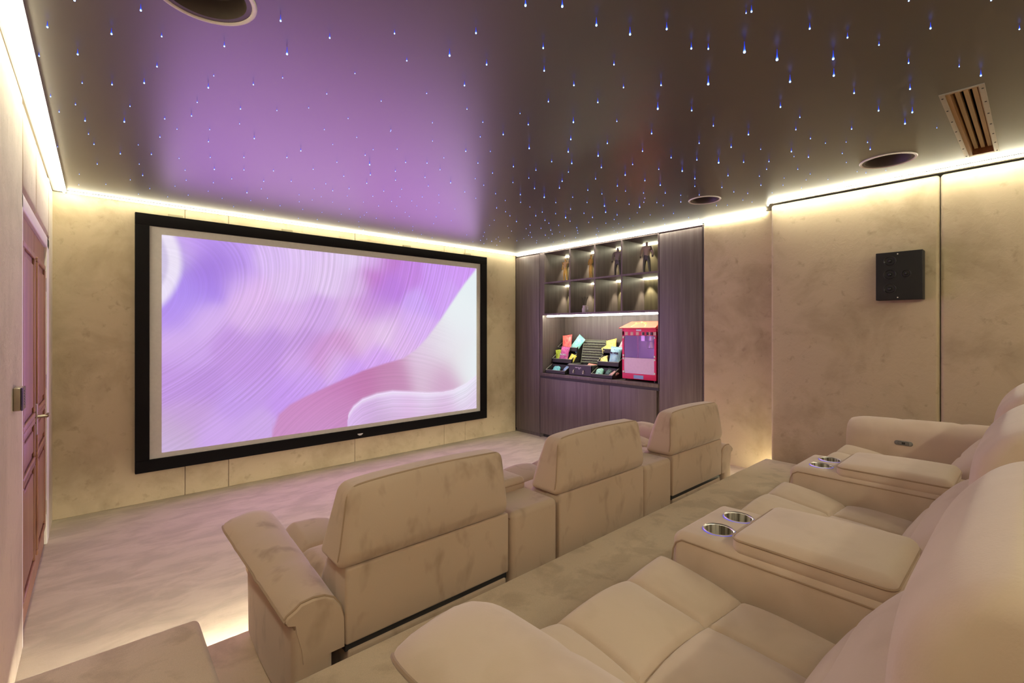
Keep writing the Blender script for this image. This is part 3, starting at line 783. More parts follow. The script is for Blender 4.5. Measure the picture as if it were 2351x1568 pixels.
# open shelf unit
DY = [4.445, 3.925, 3.53, 3.145, 2.678]
sh = tag(empty('shelf_unit', (XF, 3.56, 1.64)), 'open dark wood shelf unit of eight lit compartments above the snack niche', 'shelf')
o = lambda g_, nm, m, **k: g_.xf(Matrix.Translation((-XF, -3.56, -1.64))).obj(nm, m, sh, **k)
o(G().box(XB, XB+.02, 2.674, 4.450, 1.64, CZ-.03), 'back_panel', WOOD_BACK)
o(G().box(XF+.003, XB, 2.674, 4.450, 2.462, CZ-.03), 'top_board', WOOD_DARK)
o(G().box(XF+.003, XB, 2.674, 4.450, 1.632, 1.656), 'bottom_board', WOOD_DARK)
for i, y in enumerate(DY):
    hw = .010
    if i == 0: o(G().box(XF+.003, XB, 4.372, 4.450, 1.656, 2.462), 'side_panel', WOOD_DARK)
    elif i == 4: o(G().box(XF+.003, XB, 2.674, 2.686, 1.656, 2.462), 'side_panel', WOOD_DARK)
    else: o(G().box(XF+.003, XB, y-hw, y+hw, 1.656, 2.462), 'divider', WOOD_DARK)
ys_ = [4.372, 3.925, 3.53, 3.145, 2.686]
for i in range(4):
    a, b = ys_[i+1]+(.010 if i < 3 else 0), ys_[i]-(.010 if i else 0)
    o(G().box(XF+.003, XB, a, b, 2.052, 2.072), 'shelf_board', WOOD_DARK)
    for zt_ in (2.462, 2.052):
        o(G().box(XB-.035, XB-.010, a+.004, b-.004, zt_-.014, zt_-.001), 'light_bar', LEDN)
        s_ = bpy.data.lights.new('shelf_spot', 'SPOT'); s_.energy = SPOT_NICHE; s_.spot_size = radians(66); s_.spot_blend = .5; s_.color = (1, .93, .62); s_.shadow_soft_size = .01
        so = bpy.data.objects.new('shelf_spot', s_); C.objects.link(so); so.location = (XB-.055, b-.06, zt_-.022); so.rotation_euler = (radians(-8), 0, 0)
# top trim over the shelves and cabinets
tt = tag(G().box(XF-.004, XB, 2.186, 4.944, CZ-.0235, CZ-.019).obj('cornice_strip', plain('pale_trim', (.62, .57, .48), .5), smooth=False), 'thin pale strip along the top of the dark cabinets', 'trim')
# snack niche and base cabinet
nc = tag(empty('niche_surround', (XF, 3.56, .865)), 'dark wood lining of the lit snack niche below the open shelves', 'niche')
o2 = lambda g_, nm, m, **k: g_.xf(Matrix.Translation((-XF, -3.56, -.865))).obj(nm, m, nc, **k)
o2(G().box(XB, XB+.02, 2.674, 4.450, .865, 1.632), 'back_panel', WOOD_DARK)
o2(G().box(XF+.003, XB, 4.405, 4.450, .865, 1.632), 'side_panel', WOOD_DARK)
o2(G().box(XF+.003, XB, 2.674, 2.684, .865, 1.632), 'side_panel', WOOD_DARK)
lb = tag(G().tube([(XF+.055, 4.37, 1.618), (XF+.055, 2.69, 1.618)], .007, 8).obj('led_bar', emit('niche_bar', (1, 1, .74), 120.0)), 'bright LED bar under the open shelves lighting the snack niche', 'light strip')
bs = tag(empty('base_cabinet', (XF, 3.56, 0)), 'low dark wood cabinet with two doors under the snack niche', 'cabinet')
o3 = lambda g_, nm, m, **k: g_.xf(Matrix.Translation((-XF, -3.56, 0))).obj(nm, m, bs, **k)
o3(G().box(XF+.03, XB+.02, 2.675, 4.449, .05, .828), 'body', WOOD_DARK)
o3(G().box(XF+.06, XB, 2.69, 4.44, 0, .05), 'plinth', BLACKM)
o3(G().rbox(XF-.012, XB+.02, 2.674, 4.450, .828, .865, .002, rs=1), 'worktop', WOOD_DARK)
o3(G().box(XF+.004, XF+.03, 2.676, 4.448, .792, .828), 'shadow_gap', BLACKM)
for a, b in ((3.310, 4.440), (2.700, 3.306)):
    dd_ = o3(G().rbox(XF-.004, XF+.029, a, b, .055, .795, .0015, rs=1), 'door', WOOD_DARK)
    if b > 4: G().box(-.006, .004, 3.42-3.56, 3.60-3.56, .793, .799).obj('finger_pull', BLACKM, dd_, False)

# ------------------------------------------------------------------ things in the niche
WT = .8655
def at(y, x=XF+.12, z=WT): return Vector((x, y, z))
# popcorn machine
pc = tag(empty('popcorn_machine', (4.66, 2.955, WT)), 'red tabletop popcorn machine with a glass case and slanted roof', 'popcorn machine')
hw, hd = .218, .155
def po(g_, nm, m, par=None, **k): return g_.obj(nm, m, par or pc, **k)
po(G().rbox(-hd, hd, -hw, hw, .022, .085, .004), 'base', RED)
po(G().box(-hd-.002, -hd, -.06, .065, .030, .070), 'label_plate', plain('label_blue', (.28, .48, .72), .5))
for x in (-hd+.03, hd-.03):
    for y in (-hw+.03, hw-.03): po(G().lathe([(0, 0), (.013, 0), (.012, .022), (0, .022)], 14, (x, y, 0)), 'foot', BLACKP)
for x in (-hd+.012, hd-.012):
    for y in (-hw+.012, hw-.012): po(G().box(x-.012, x+.012, y-.012, y+.012, .085, .56), 'post', RED)
po(G().rbox(-hd, hd, -hw, hw, .512, .59, .003), 'control_housing', RED)
for i in range(6):
    y = .16-.072*i
    po(G().box(-hd-.0015, -hd, y-.018, y+.018, .516, .553), 'stripe', plain('stripe_cream', (.72, .46, .36), .5), smooth=False)
for y in (-.06, -.112, -.165): po(G().rbox(-hd-.008, -hd-.0012, y-.012, y+.012, .519, .550, .002), 'switch', BLACKP)
po(G().box(-hd-.0015, -hd, -.032, .032, .562, .582), 'name_plate', plain('plate_pale', (.62, .62, .70), .4))
rf = G()
b0 = [(-hd-.022, -hw-.004, .59), (hd, -hw-.004, .59), (hd, hw+.030, .59), (-hd-.022, hw+.030, .59)]
b1 = [(-hd-.022, -hw-.004, .60), (hd, -hw-.004, .60), (hd, hw+.030, .60), (-hd-.022, hw+.030, .60)]
b2 = [(-hd+.11, -hw+.012, .672), (hd-.04, -hw+.012, .672), (hd-.04, hw-.055, .672), (-hd+.11, hw-.055, .672)]
rf.loft([b0, b1, b2]); po(rf, 'roof', REDROOF, smooth=False)
ar = G(); ap = []
for i in range(13):
    q = pi*i/12; yy, zz = .085*cos(q), .046*sin(q)
    ap.append((-hd-.019+.132*(zz+.010)/.072, yy+.01, .606+zz*.95))
ar.tube(ap, .008, 6)
for i in (3, 6, 9): ar.lathe([(0, -.013), (.011, -.007), (.013, 0), (.010, .009), (0, .012)], 8, (ap[i][0]-.002, ap[i][1], ap[i][2]+.010))
po(ar, 'roof_emblem', plain('emblem_yellow', (.85, .62, .16), .5))
GL = NT('clear_glass')
tr = GL.node('ShaderNodeBsdfTransparent'); gl = GL.node('ShaderNodeBsdfGlossy'); gl.inputs['Roughness'].default_value = .04
fz = GL.node('ShaderNodeFresnel'); fz.inputs['IOR'].default_value = 1.5; mx = GL.node('ShaderNodeMixShader')
tr.inputs[0].default_value = (.93, .88, .95, 1)
GL.link(fz.outputs[0], mx.inputs[0]); GL.link(tr.outputs[0], mx.inputs[1]); GL.link(gl.outputs[0], mx.inputs[2])
GL.link(mx.outputs[0], GL.n['Material Output'].inputs[0]); GL = GL.m
po(G().box(-hd+.002, -hd+.006, -hw+.024, hw-.024, .265, .512), 'glass_door', GL, smooth=False)
po(G().box(-hd+.002, -hd+.005, -hw+.02, hw-.02, .088, .262), 'acrylic_panel', plain('milky_acrylic', (.80, .62, .74), .3), smooth=False)
po(G().box(-hd+.024, hd-.024, hw-.014, hw-.010, .085, .512), 'side_glass', GL, smooth=False)
po(G().box(-hd+.024, hd-.024, -hw+.010, -hw+.014, .085, .512), 'side_glass', GL, smooth=False)
po(G().box(hd-.012, hd-.006, -hw+.024, hw-.024, .085, .512), 'rear_panel', plain('lilac_mirror', (.50, .33, .68), .25), smooth=False)
po(G().box(-hd+.012, hd-.012, -hw+.02, hw-.02, .084, .09), 'floor_tray', STEEL, smooth=False)
for y in (hw-.018, -hw+.018):
    for z in (.49, .285, .25, .10): po(G().rbox(-hd-.006, -hd+.002, y-.010, y+.010, z-.011, z+.011, .003), 'door_clip', WHITEP)
ke = po(G().lathe([(0, .365), (.052, .366), (.062, .375), (.064, .445), (.066, .448), (.060, .449), (.058, .40), (0, .40)], 28, (-.01, -.085, 0)), 'kettle', STEEL)
po(G().lathe([(0, .51), (.052, .51), (.052, .455), (0, .455)], 28, (-.01, -.085, 0)), 'kettle_hood', STEEL)
po(G().box(.02, .06, -.15, -.115, .09, .51), 'kettle_arm', BLACKM, smooth=False)
po(G().tube([(-.06, -.125, .46), (-.09, -.15, .42), (-.095, -.165, .40)], .008, 8), 'kettle_handle', BLACKP)
po(G().box(-.02, .05, .01, .055, .45, .51), 'lamp_bracket', STEEL, smooth=False)

# chip bags
def foil(name, c1, c2, c3):
    n_ = NT(name); v = n_.coords((1, 1, 1), 'Generated')
    a = n_.noise(v, 2.2, 3, .6, 1.4)
    c = n_.ramp(a, [(.38, c1), (.52, c2), (.66, c3)])
    n_.link(c, n_.b.inputs['Base Color']); n_.set(Roughness=.32)
    n_.bump(n_.noise(v, 7, 3), .25, .01)
    return n_.m
def bag_geo(w, h, t, seed):
    r_ = np.random.default_rng(seed); nx, ny = 18, 24
    g_ = G(); V0 = []; F0 = []
    ph = r_.uniform(0, 6, 6)
    for side in (1, -1):
        for j in range(ny+1):
            for i in range(nx+1):
                u, v = 2*i/nx-1, 2*j/ny-1
                th = t/2*max(0, (1-abs(u)**2.2))**.6*max(0, 1-(abs(v)/.88)**4)**.7 if abs(v) < .88 else 0
                pin = 1-.07*(1-abs(v)**2)*1.0
                wr = .05*t*sin(u*7+ph[0]+v*3)*cos(v*6+ph[1])+.06*t*sin(v*11+ph[2]+u*4)*abs(v)
                if abs(u) > .97 or abs(v) > .9: wr = 0
                z = side*(th+wr*(1 if th > .004 else 0)+.0008)
                if abs(v) > .88: z += .003*sin(i*2.1)
                V0.append((u*w/2*pin, v*h/2, z))
    st_ = (nx+1)*(ny+1)
    for s_ in (0, 1):
        for j in range(ny):
            for i in range(nx):
                q = (s_*st_+j*(nx+1)+i, s_*st_+j*(nx+1)+i+1, s_*st_+(j+1)*(nx+1)+i+1, s_*st_+(j+1)*(nx+1)+i)
                F0.append(q if s_ == 0 else q[::-1])
    return g_.add(V0, F0)
def bag(x, y, z, w, h, t, tilt, roll, yaw, mat, label, seed, txt=None):
    o_ = bag_geo(w, h, t, seed).obj('snack_bag', mat, None, True, False)
    o_.matrix_world = Matrix.Translation((x, y, z)) @ Matrix.Rotation(radians(yaw), 4, 'Z') @ Matrix.Rotation(radians(-tilt), 4, 'Y') @ FACE_X @ Matrix.Rotation(radians(roll), 4, 'Z') @ Matrix.Translation((0, h/2, 0))
    tag(o_, label, 'snack bag', 'snack bags')
    if txt:
        for body, size, col_, px_, py_, rz_ in txt:
            text_obj('lettering', body, size, col_, o_, Matrix.Translation((px_, py_, t/2*.97)) @ Matrix.Rotation(radians(rz_), 4, 'Z'), ext=.006)
    return o_
TXT_D = plain('print_dark', (.05, .04, .09), .5); TXT_W = plain('print_white', (.85, .83, .86), .5); TXT_R = plain('print_red', (.75, .12, .06), .5)
h_ = srgb
def stand(y0, y1, label, flip):
    t_ = tag(empty('snack_stand', (XF+.02, (y0+y1)/2, WT)), label, 'snack stand', 'stepped snack stands')
    W2 = (y1-y0)/2
    # three stepped open trays: front, middle, top
    for (xa, xb, za, zb_) in ((.0, .125, .0, .055), (.125, .235, .135, .20), (.235, .345, .285, .35)):
        g_ = G()
        g_.box(xa, xb, -W2, W2, za, za+.006)
        g_.box(xa, xa+.005, -W2, W2, za, zb_-.012).box(xb-.005, xb, -W2, W2, za, zb_+.06)
        for s_ in (-1, 1):
            yy = s_*W2; a_, b_ = sorted((yy, yy-s_*.005))
            pr = [(xa, a_, za), (xb, a_, za), (xb, a_, zb_+.06), (xa, a_, zb_-.012)]
            pq = [(p[0], b_, p[2]) for p in pr]
            g_.loft([pr, pq])
        g_.obj('tray', BLACKM, t_, False)
        e_2 = G()
        for s_ in (-1, 1): e_2.tube([(xa, s_*(W2-.0025), zb_-.010), (xb, s_*(W2-.0025), zb_+.062)], .0032, 5)
        e_2.tube([(xa+.002, -W2, zb_-.010), (xa+.002, W2, zb_-.010)], .0032, 5)
        e_2.obj('tray_rim', plain('rim_grey', (.36, .35, .28), .5), t_)
    for s_ in (-1, 1):
        yy = s_*(W2+.003); a_, b_ = sorted((yy, yy-s_*.006))
        pr = [(.06, a_, 0), (.36, a_, 0), (.36, a_, .42), (.33, a_, .42)]
        G().loft([pr, [(p[0], b_, p[2]) for p in pr]]).obj('side_panel', BLACKM, t_, False)
    G().box(.352, .36, -W2, W2, 0, .42).obj('back_panel', BLACKM, t_, False)
    return t_
stand(4.02, 4.365, 'black stepped snack stand at the corner end of the niche, left of the hamper', 0)
stand(3.285, 3.60, 'black stepped snack stand between the wicker hamper and the popcorn machine', 1)
X0 = XF+.02
# left stand
bag(X0+.275, 4.235, WT+.300, .15, .215, .05, -18, 8, 10, foil('foil_red', h_('E8485A'), h_('F08070'), h_('E0406A')), 'tall red and pink snack bag on the top tier of the corner-end stand', 1)
bag(X0+.270, 4.115, WT+.305, .165, .215, .06, -22, -28, -8, foil('foil_turq', h_('7FD8D0'), h_('A8E4DC'), h_('58BCC0')), 'turquoise snack bag tilted on the top tier of the corner-end stand', 2, None)
bag(X0+.165, 4.205, WT+.150, .150, .205, .055, -14, -3, 0, foil('foil_magenta', h_('B8408C'), h_('D878B0'), h_('9C4880')), 'magenta snack bag with white lettering on the middle tier of the corner-end stand', 3, [('PROPER', .030, TXT_W, .0, -.012, 0)])
bag(X0+.200, 4.295, WT+.150, .12, .165, .04, -14, 10, 12, foil('foil_lime', h_('A8C83C'), h_('C8DC50'), h_('88A830')), 'lime green snack bag peeking out behind the magenta bag', 4)
bag(X0+.155, 4.070, WT+.148, .105, .115, .045, -25, -16, 0, foil('foil_yellow', h_('E8D84C'), h_('F0E878'), h_('E0B838')), 'small yellow snack bag right of the magenta bag', 5)
bag(X0+.060, 4.250, WT+.012, .13, .12, .05, -48, 10, 0, foil('foil_cyan', h_('58B8C8'), h_('90D8DC'), h_('3890B0')), 'cyan snack bag lying in the bottom tray of the corner-end stand', 6)
bag(X0+.085, 4.100, WT+.018, .12, .125, .05, -40, -14, 0, foil('foil_blue', h_('6890C0'), h_('A0B8D8'), h_('4870A8')), 'slate blue snack bag lying in the bottom tray of the corner-end stand', 7)
# right stand
bag(X0+.275, 3.505, WT+.300, .155, .17, .05, -22, 14, 0, foil('foil_orange', h_('F0B858'), h_('F0DC80'), h_('B8CC60')), 'yellow and orange snack bag on the top tier of the stand by the popcorn machine', 8)
bag(X0+.280, 3.355, WT+.300, .165, .17, .06, -20, -20, 0, foil('foil_pink', h_('E890A8'), h_('F0C0C8'), h_('E07898')), 'pink snack bag on the top tier, partly behind the popcorn machine glass', 9)
bag(X0+.155, 3.375, WT+.150, .165, .225, .06, -10, -3, 0, foil('foil_sky', h_('90C8E0'), h_('B0E0E8'), h_('60A8C0')), 'big sky blue snack bag with dark lettering on the stand by the popcorn machine', 10, [('PROPER', .034, TXT_D, -.004, .030, 0)])
bag(X0+.165, 3.535, WT+.150, .12, .115, .045, -30, 22, 0, foil('foil_cream', h_('F0E078'), h_('F4F0A8'), h_('E0B040')), 'pale yellow snack bag leaning beside the big sky blue bag', 11)
bag(X0+.245, 3.565, WT+.300, .09, .08, .03, -20, 30, 0, foil('foil_lemon', h_('E8E060'), h_('F0F090'), h_('D0C850')), 'little lemon yellow bag at the edge of the top tier nearest the hamper', 12)
bag(X0+.055, 3.530, WT+.012, .11, .125, .06, -42, 12, 0, foil('foil_mint', h_('88D0C8'), h_('B8E8DC'), h_('58A8A8')), 'mint snack bag in the bottom tray of the stand by the popcorn machine', 13)
bag(X0+.088, 3.425, WT+.020, .10, .125, .05, -38, -6, 0, foil('foil_forest', h_('284840'), h_('507870'), h_('1C3430')), 'dark green snack bag in the bottom tray of the stand by the popcorn machine', 14)
bag(X0+.045, 3.345, WT+.024, .09, .10, .045, -50, -30, 0, foil('foil_rose', h_('A86878'), h_('D0A0A0'), h_('784048')), 'rose brown snack bag in the bottom tray of the stand by the popcorn machine', 15)

# wicker hamper with raised lid
hp = tag(empty('wicker_hamper', (XF+.05, 3.80, WT)), 'black hamper with its woven lid standing open between the two snack stands', 'hamper')
HW = .185
g_ = G()
for (a, b, c_, d_) in ((0, .24, -HW, -HW+.008), (0, .24, HW-.008, HW), (0, .008, -HW, HW), (.232, .24, -HW, HW)): g_.box(a, b, c_, d_, 0, .138)
g_.box(0, .24, -HW, HW, 0, .008)
hb = g_.obj('body', plain('hamper_black', (.03, .029, .030), .5), hp, False)
G().rbox(-.004, .006, -HW-.003, HW+.003, .130, .143, .003).rbox(.006, .244, HW-.009, HW+.003, .130, .143, .003).rbox(.006, .244, -HW-.003, -HW+.009, .130, .143, .003).obj('rim', plain('hamper_rim', (.22, .22, .19), .5), hp)
lines = G()
for (yy, zz, ws) in ((.075, .098, (.036, .020, .026)), (.022, .084, (.026,))):
    p_ = yy
    for w_ in ws:
        k_ = 0
        while k_ < w_-.002:
            lines.box(-.0012, -.0002, p_-k_-.0032, p_-k_, zz, zz+(.0075 if (int(k_*900) % 3) else .006)); k_ += .0042
        p_ -= w_+.008
lines.obj('printed_lines', TXT_W, hb, False)
for y in (.105, -.055):
    G().tube([(-.004, y, .065), (-.010, y-.012, .060), (-.010, y-.014, .035), (-.005, y, .028), (-.004, y+.010, .040), (-.004, y, .065), (-.008, y-.018, .076)], .0036, 6).obj('clasp', STEEL, hp)
lid = G()
for i in range(9):
    z = .024+.0335*i
    pts = [(.0, -HW+.010+(2*HW-.020)*k/44, z+.0012*sin(k*2.1+i)) for k in range(45)]
    lid.tube(pts, [.0125+.0028*cos(k*pi+i) for k in range(45)], 8)
lid.tube([(0, -HW+.006, .008), (0, -HW+.006, .312), (0, HW-.006, .312), (0, HW-.006, .008)], .009, 8)
lidm = plain('wicker_grey', (.17, .18, .135), .6)
lo = lid.obj('lid', lidm, hp)
G().box(.004, .008, -HW+.005, HW-.005, .01, .305).obj('lid_lining', BLACKM, lo, False)
lo.location = (.235, .0, .132); lo.rotation_euler = (0, radians(12), 0)
bag(XF+.14, 3.72, WT+.075, .17, .10, .05, -45, -6, 0, foil('foil_coral', h_('F07878'), h_('F0A898'), h_('E04868')), 'coral pouch poking out of the open wicker hamper', 16)

# plain standing figurines and the reed diffuser on the shelves
SZ = 2.0725
def figurine(y, x, hgt, cols, label, wide=1.0, lean=0.0, arms='down', base=None):
    t_ = tag(empty('figurine', (x, y, SZ)), label, 'figurine', 'figurines on the upper shelf')
    hb_ = 0
    if base:
        G().rbox(-.05, .05, -base/2, base/2, 0, .016, .004).obj('stand', cols[2], t_); hb_ = .016
    H_ = hgt-hb_
    J = {'pel': (0, 0, .50), 'wst': (0, 0, .60), 'chs': (lean*.3, 0, .74), 'nck': (lean*.6, 0, .845), 'hd0': (lean*.8, 0, .90), 'hd1': (lean, 0, .985)}
    for s_, n_ in ((1, 'l'), (-1, 'r')):
        J['hip'+n_] = (0, s_*.055*wide, .47); J['kne'+n_] = (-.01, s_*.075*wide, .26); J['ank'+n_] = (.01, s_*.085*wide, .035); J['toe'+n_] = (-.05, s_*.095*wide, .02)
        J['sho'+n_] = (0, s_*.115*wide, .80)
        if arms == 'up' and s_ < 0:
            J['elb'+n_] = (-.03, s_*.20*wide, .76); J['wri'+n_] = (-.05, s_*.165*wide, .90)
        elif arms == 'front':
            J['elb'+n_] = (-.02, s_*.15*wide, .64); J['wri'+n_] = (-.08, s_*.05*wide, .55)
        else:
            J['elb'+n_] = (.01, s_*.175*wide, .64); J['wri'+n_] = (-.03, s_*.17*wide, .50)
    E_ = [('pel', 'wst'), ('wst', 'chs'), ('chs', 'nck'), ('nck', 'hd0'), ('hd0', 'hd1')]
    for n_ in 'lr': E_ += [('pel', 'hip'+n_), ('hip'+n_, 'kne'+n_), ('kne'+n_, 'ank'+n_), ('ank'+n_, 'toe'+n_), ('chs', 'sho'+n_), ('sho'+n_, 'elb'+n_), ('elb'+n_, 'wri'+n_)]
    R_ = dict(pel=.07, wst=.062, chs=.085, nck=.032, hd0=.048, hd1=.040, hip=.055, kne=.042, ank=.028, toe=.022, sho=.048, elb=.034, wri=.026)
    names = list(J); me_ = bpy.data.meshes.new('body')
    me_.from_pydata([tuple(c_*H_ for c_ in J[k]) for k in names], [(names.index(a), names.index(b)) for a, b in E_], [])
    ob = bpy.data.objects.new('body', me_); C.objects.link(ob)
    ob.modifiers.new('skin', 'SKIN'); sv = me_.skin_vertices[0].data
    for i, k in enumerate(names):
        r_ = R_[k[:3]]*H_*(wide if k[:3] in ('chs', 'sho', 'wst') else 1); sv[i].radius = (r_, r_); sv[i].use_root = (k == 'pel')
    sb_ = ob.modifiers.new('sub', 'SUBSURF'); sb_.levels = 2; sb_.render_levels = 2
    dg = bpy.context.evaluated_depsgraph_get(); dg.update()
    m2 = bpy.data.meshes.new_from_object(ob.evaluated_get(dg)); m2.name = 'body'
    bpy.data.objects.remove(ob, do_unlink=True)
    for c_ in cols[:2]: m2.materials.append(c_)
    for p in m2.polygons: p.material_index = 1 if p.center.z > .56*H_ else 0; p.use_smooth = True
    b_ = bpy.data.objects.new('body', m2); C.objects.link(b_); b_.parent = t_; b_.location = (0, 0, hb_)
    return t_
YL = plain('figure_yellow', (.75, .50, .10), .5); YL2 = plain('figure_pale_yellow', (.82, .62, .22), .5); TAN = plain('figure_tan', (.60, .46, .24), .6)
GRY = plain('figure_charcoal', (.08, .075, .07), .5); GRY2 = plain('figure_silver_grey', (.30, .27, .24), .4); SKN = plain('figure_beige', (.50, .40, .32), .5)
figurine(4.165, 4.64, .318, (YL, YL2, TAN), 'plain yellow figurine with one arm raised in the shelf compartment nearest the screen', arms='up', base=.17)
figurine(3.755, 4.66, .325, (YL, YL, BLACKM), 'slim plain yellow figurine on a black base, hands in front, second compartment from the screen', .62, .03, 'front', .15)
figurine(3.345, 4.66, .36, (GRY, GRY2, BLACKM), 'plain charcoal and grey figurine with broad shoulders, third compartment from the screen', 1.25)
figurine(2.950, 4.66, .375, (GRY, SKN, BLACKM), 'plain figurine with dark legs and beige top in the compartment beside the tall cabinet', 1.2)
rd = tag(empty('reed_diffuser', (4.60, 3.80, 1.6565)), 'white handled pot of dark diffuser reeds on the lower shelf', 'reed diffuser')
G().lathe([(0, 0), (.034, 0), (.038, .01), (.038, .052), (.031, .064), (.028, .088), (.031, .092), (.024, .092), (.022, .06), (0, .05)], 24).obj('pot', WHITER, rd)
G().tube([(-.004, -.034, .078), (-.004, -.052, .074), (-.004, -.054, .04), (-.004, -.038, .03)], .005, 6).obj('handle', WHITER, rd)
for i, (a, b) in enumerate(((.05, .02), (.035, -.02), (.012, .02), (-.006, -.01), (-.028, .02), (-.045, -.01))):
    G().tube([(0, a*.2, .07), (b, a, .205-abs(a)*.3)], .0022, 5).obj('reed', BLACKM, rd)

# ------------------------------------------------------------------ wall speaker, keypad
ws = tag(empty('wall_speaker', (PX, .640, 1.82)), 'flat square black speaker with four round drivers on the right-hand padded wall', 'speaker')
G().rbox(-.095, 0, -.126, .126, -.166, .166, .003).obj('cabinet', SPKB, ws)
def drv(y, z, r, par):
    g_ = G().lathe([(r*1.12, .0), (r*1.12, -.003), (r, -.004), (r*.93, -.001), (r*.45, .006), (r*.42, .002), (r*.25, -.008), (0, -.011)], 32, (-.0955, y, z), 'x')
    o_ = g_.obj('driver', BLACKP, par); return o_
for z in (.105, .010, -.088): drv(.048, z, .032, ws)
drv(-.040, .010, .024, ws)
for z in (.150, -.150): G().lathe([(.004, 0), (.004, -.0015), (0, -.002)], 12, (-.0952, .005, z), 'x').obj('screw', STEEL, ws)
kp = tag(empty('wall_keypad', (FX, 2.755, 1.17)), 'small dark glass control keypad on the near wall beside the door', 'keypad')
G().rbox(0, .022, -.050, .050, -.046, .046, .003).obj('housing', BRASSH, kp)
k2 = G().rbox(.0225, .028, -.05, .05, -.046, .046, .0015).obj('front_glass', plain('violet_glass', (.05, .035, .08), .15), kp)
for i in range(6): G().box(.028, .0288, .01, .018, .026-.011*i, .031-.011*i).obj('icon', BLACKP, k2, False)

# ------------------------------------------------------------------ ceiling speakers and vent
def ceiling_speaker(x, y, r, label):
    t_ = tag(empty('ceiling_speaker', (x, y, CZ)), label, 'speaker', 'round ceiling speakers')
    G().lathe([(r-.015, .004), (r-.015, -.003), (r-.010, -.006), (r-.003, -.006), (r, -.002), (r, .0)], 64).obj('rim', WHITER, t_)
    G().lathe([(r-.013, .12), (r-.013, -.002), (r-.030, -.001), (r-.032, .006), (r-.040, .055), (r-.048, .06)], 64).obj('baffle', plain('speaker_grey', (.10, .085, .085), .5), t_)
    G().lathe([(r-.03, .055), (r-.05, .058), (r-.06, .052), (r-.09, .085), (.022, .10), (0, .10)], 64).obj('cone', BLACKP, t_)
    g_ = G().lathe([(.021, .09), (.022, .055), (.017, .045), (.012, .047), (0, .042)], 32)
    g_.obj('tweeter', plain('tweeter_metal', (.25, .23, .24), .25, .8), t_)
    return t_
ceiling_speaker(SPK[0][0], SPK[0][1], SPK[0][2], 'round ceiling speaker cut by the top edge of the photo, in the purple reflection')
ceiling_speaker(SPK[1][0], SPK[1][1], SPK[1][2], 'round ceiling speaker closest to the slatted ceiling vent')
ceiling_speaker(SPK[2][0], SPK[2][1], SPK[2][2], 'small round ceiling speaker near the tall dark cabinet')
vx0, vx1, vy0, vy1 = VENT
vt = tag(empty('slatted_vent', ((vx0+vx1)/2, (vy0+vy1)/2, CZ)), 'long timber-lined ceiling vent with pale slats and a screwed metal flange', 'vent')
vo = lambda g_, nm, m, **k: g_.xf(Matrix.Translation((-(vx0+vx1)/2, -(vy0+vy1)/2, -CZ))).obj(nm, m, vt, **k)
fl = G()
for (a, b, c_, d_) in ((vx0, vx1, vy0-.004, vy0+.0145), (vx0, vx1, vy1-.0145, vy1+.004), (vx0, vx0+.0135, vy0+.0145, vy1-.0145)): fl.box(a, b, c_, d_, CZ-.0035, CZ+.001)
vo(fl, 'flange', plain('flange_metal', (.45, .42, .38), .35, .6), smooth=False)
for i in range(7):
    for y in (vy0+.004, vy1-.004): vo(G().lathe([(.004, CZ-.0035), (.004, CZ-.0055), (0, CZ-.006)], 10, (vx0+.05+(vx1-vx0-.1)*i/6, y, 0)), 'screw', BLACKM)
vo(G().box(vx0+.013, vx1-.013, vy1-.030, vy1-.0135, CZ, CZ+.15), 'timber_side', PINE, smooth=False)
vo(G().box(vx0+.013, vx1-.013, vy0+.0135, vy0+.018, CZ, CZ+.15), 'timber_side', PINE, smooth=False)
vo(G().box(vx1-.035, vx1-.013, vy0+.018, vy1-.030, CZ, CZ+.15), 'timber_end', wood('vent_end_timber', (.22, .085, .03), (.32, .14, .055), (1, 30, 30), .5), smooth=False)
vo(G().box(vx0+.013, vx0+.03, vy0+.018, vy1-.030, CZ, CZ+.15), 'timber_end', PINE, smooth=False)
vo(G().box(vx0+.013, vx1-.013, vy0+.0135, vy1-.0135, CZ+.145, CZ+.158), 'dark_backing', BLACK, smooth=False)
for i in range(3):
    y = vy0+.026+.0285*i
    vo(G().box(vx0+.03, vx1-.035, y, y+.0165, CZ+.035, CZ+.06), 'slat', PINE_L, smooth=False)

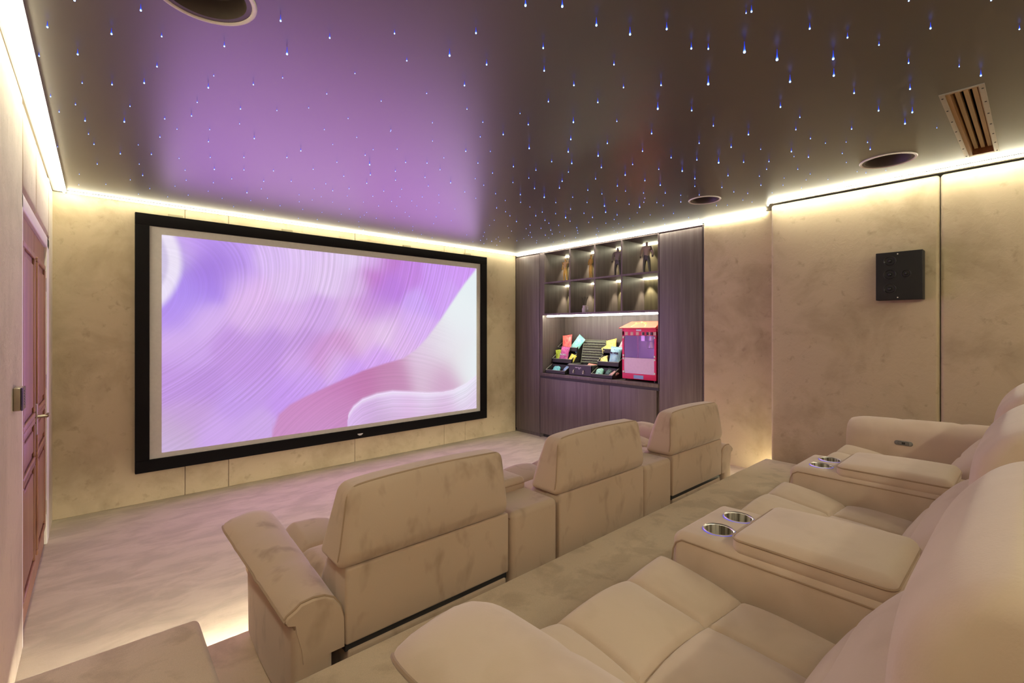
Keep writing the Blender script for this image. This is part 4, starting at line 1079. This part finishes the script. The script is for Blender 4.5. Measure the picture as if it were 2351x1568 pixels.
# ------------------------------------------------------------------ fibre-optic star lights in the ceiling
n = NT('star_glow')
at_ = n.node('ShaderNodeAttribute', attribute_name='glow')
c = n.ramp(at_.outputs['Fac'], [(0, (.01, .03, .9)), (.6, (.03, .10, 1)), (1, (.30, .48, 1))])
n.link(c, n.b.inputs['Emission Color'])
p_ = n.node('ShaderNodeMath', operation='POWER'); n.link(at_.outputs['Fac'], p_.inputs[0]); p_.inputs[1].default_value = 2.0
q_ = n.node('ShaderNodeMath', operation='MULTIPLY_ADD'); n.link(p_.outputs[0], q_.inputs[0]); q_.inputs[1].default_value = STAR; q_.inputs[2].default_value = .8
n.link(q_.outputs[0], n.b.inputs['Emission Strength']); n.set(Base_Color=(0, 0, 0), Roughness=1.0); n.b.inputs['Specular IOR Level'].default_value = 0
STARM = n.m
def star_geo(k):
    Ls = .004+.0058*k; r = .0010+.00062*k
    prof = [(0, -Ls-r), (r*.72, -Ls-r*.7), (r, -Ls), (r*.85, -Ls+r*.8), (r*.55, -Ls*.72), (r*.34, -Ls*.4), (r*.2, -.0006)]  # fibre end lengthened so its glow also draws the tip's reflected streak
    return prof, [1, 1, .95, .75, .5, .25, 0]
def star_mesh(k):
    prof, gl_ = star_geo(k); g_ = G().lathe(prof, 7)
    me_ = g_.mesh('star_light', STARM, True, False)
    a_ = me_.attributes.new('glow', 'FLOAT', 'POINT'); a_.data.foreach_set('value', np.repeat(np.array(gl_, np.float32), 7))
    return me_
cache = {}
STARS = [tuple(float(v) for v in q.split(',')) for q in STARTXT.split()]
for (x, y, k) in STARS[:300]:
    if k not in cache: cache[k] = star_mesh(k)
    o_ = bpy.data.objects.new('star_light', cache[k]); C.objects.link(o_); o_.location = (x, y, CZ)
    tag(o_, 'tiny blue-white star light hanging from the dark satin ceiling', 'star light', 'star lights in the ceiling')
rest = G(); gv = []
for (x, y, k) in STARS[300:]:
    prof, gl_ = star_geo(k); rest.lathe(prof, 6, (x, y, CZ)); gv += list(np.repeat(gl_, 6))
me_ = rest.mesh('star_light_field', STARM, True, False)
a_ = me_.attributes.new('glow', 'FLOAT', 'POINT'); a_.data.foreach_set('value', np.array(gv, np.float32))
o_ = bpy.data.objects.new('faint_star_lights', me_); C.objects.link(o_)
tag(o_, 'the faintest pinprick star lights scattered over the ceiling', 'star lights', None, 'stuff')
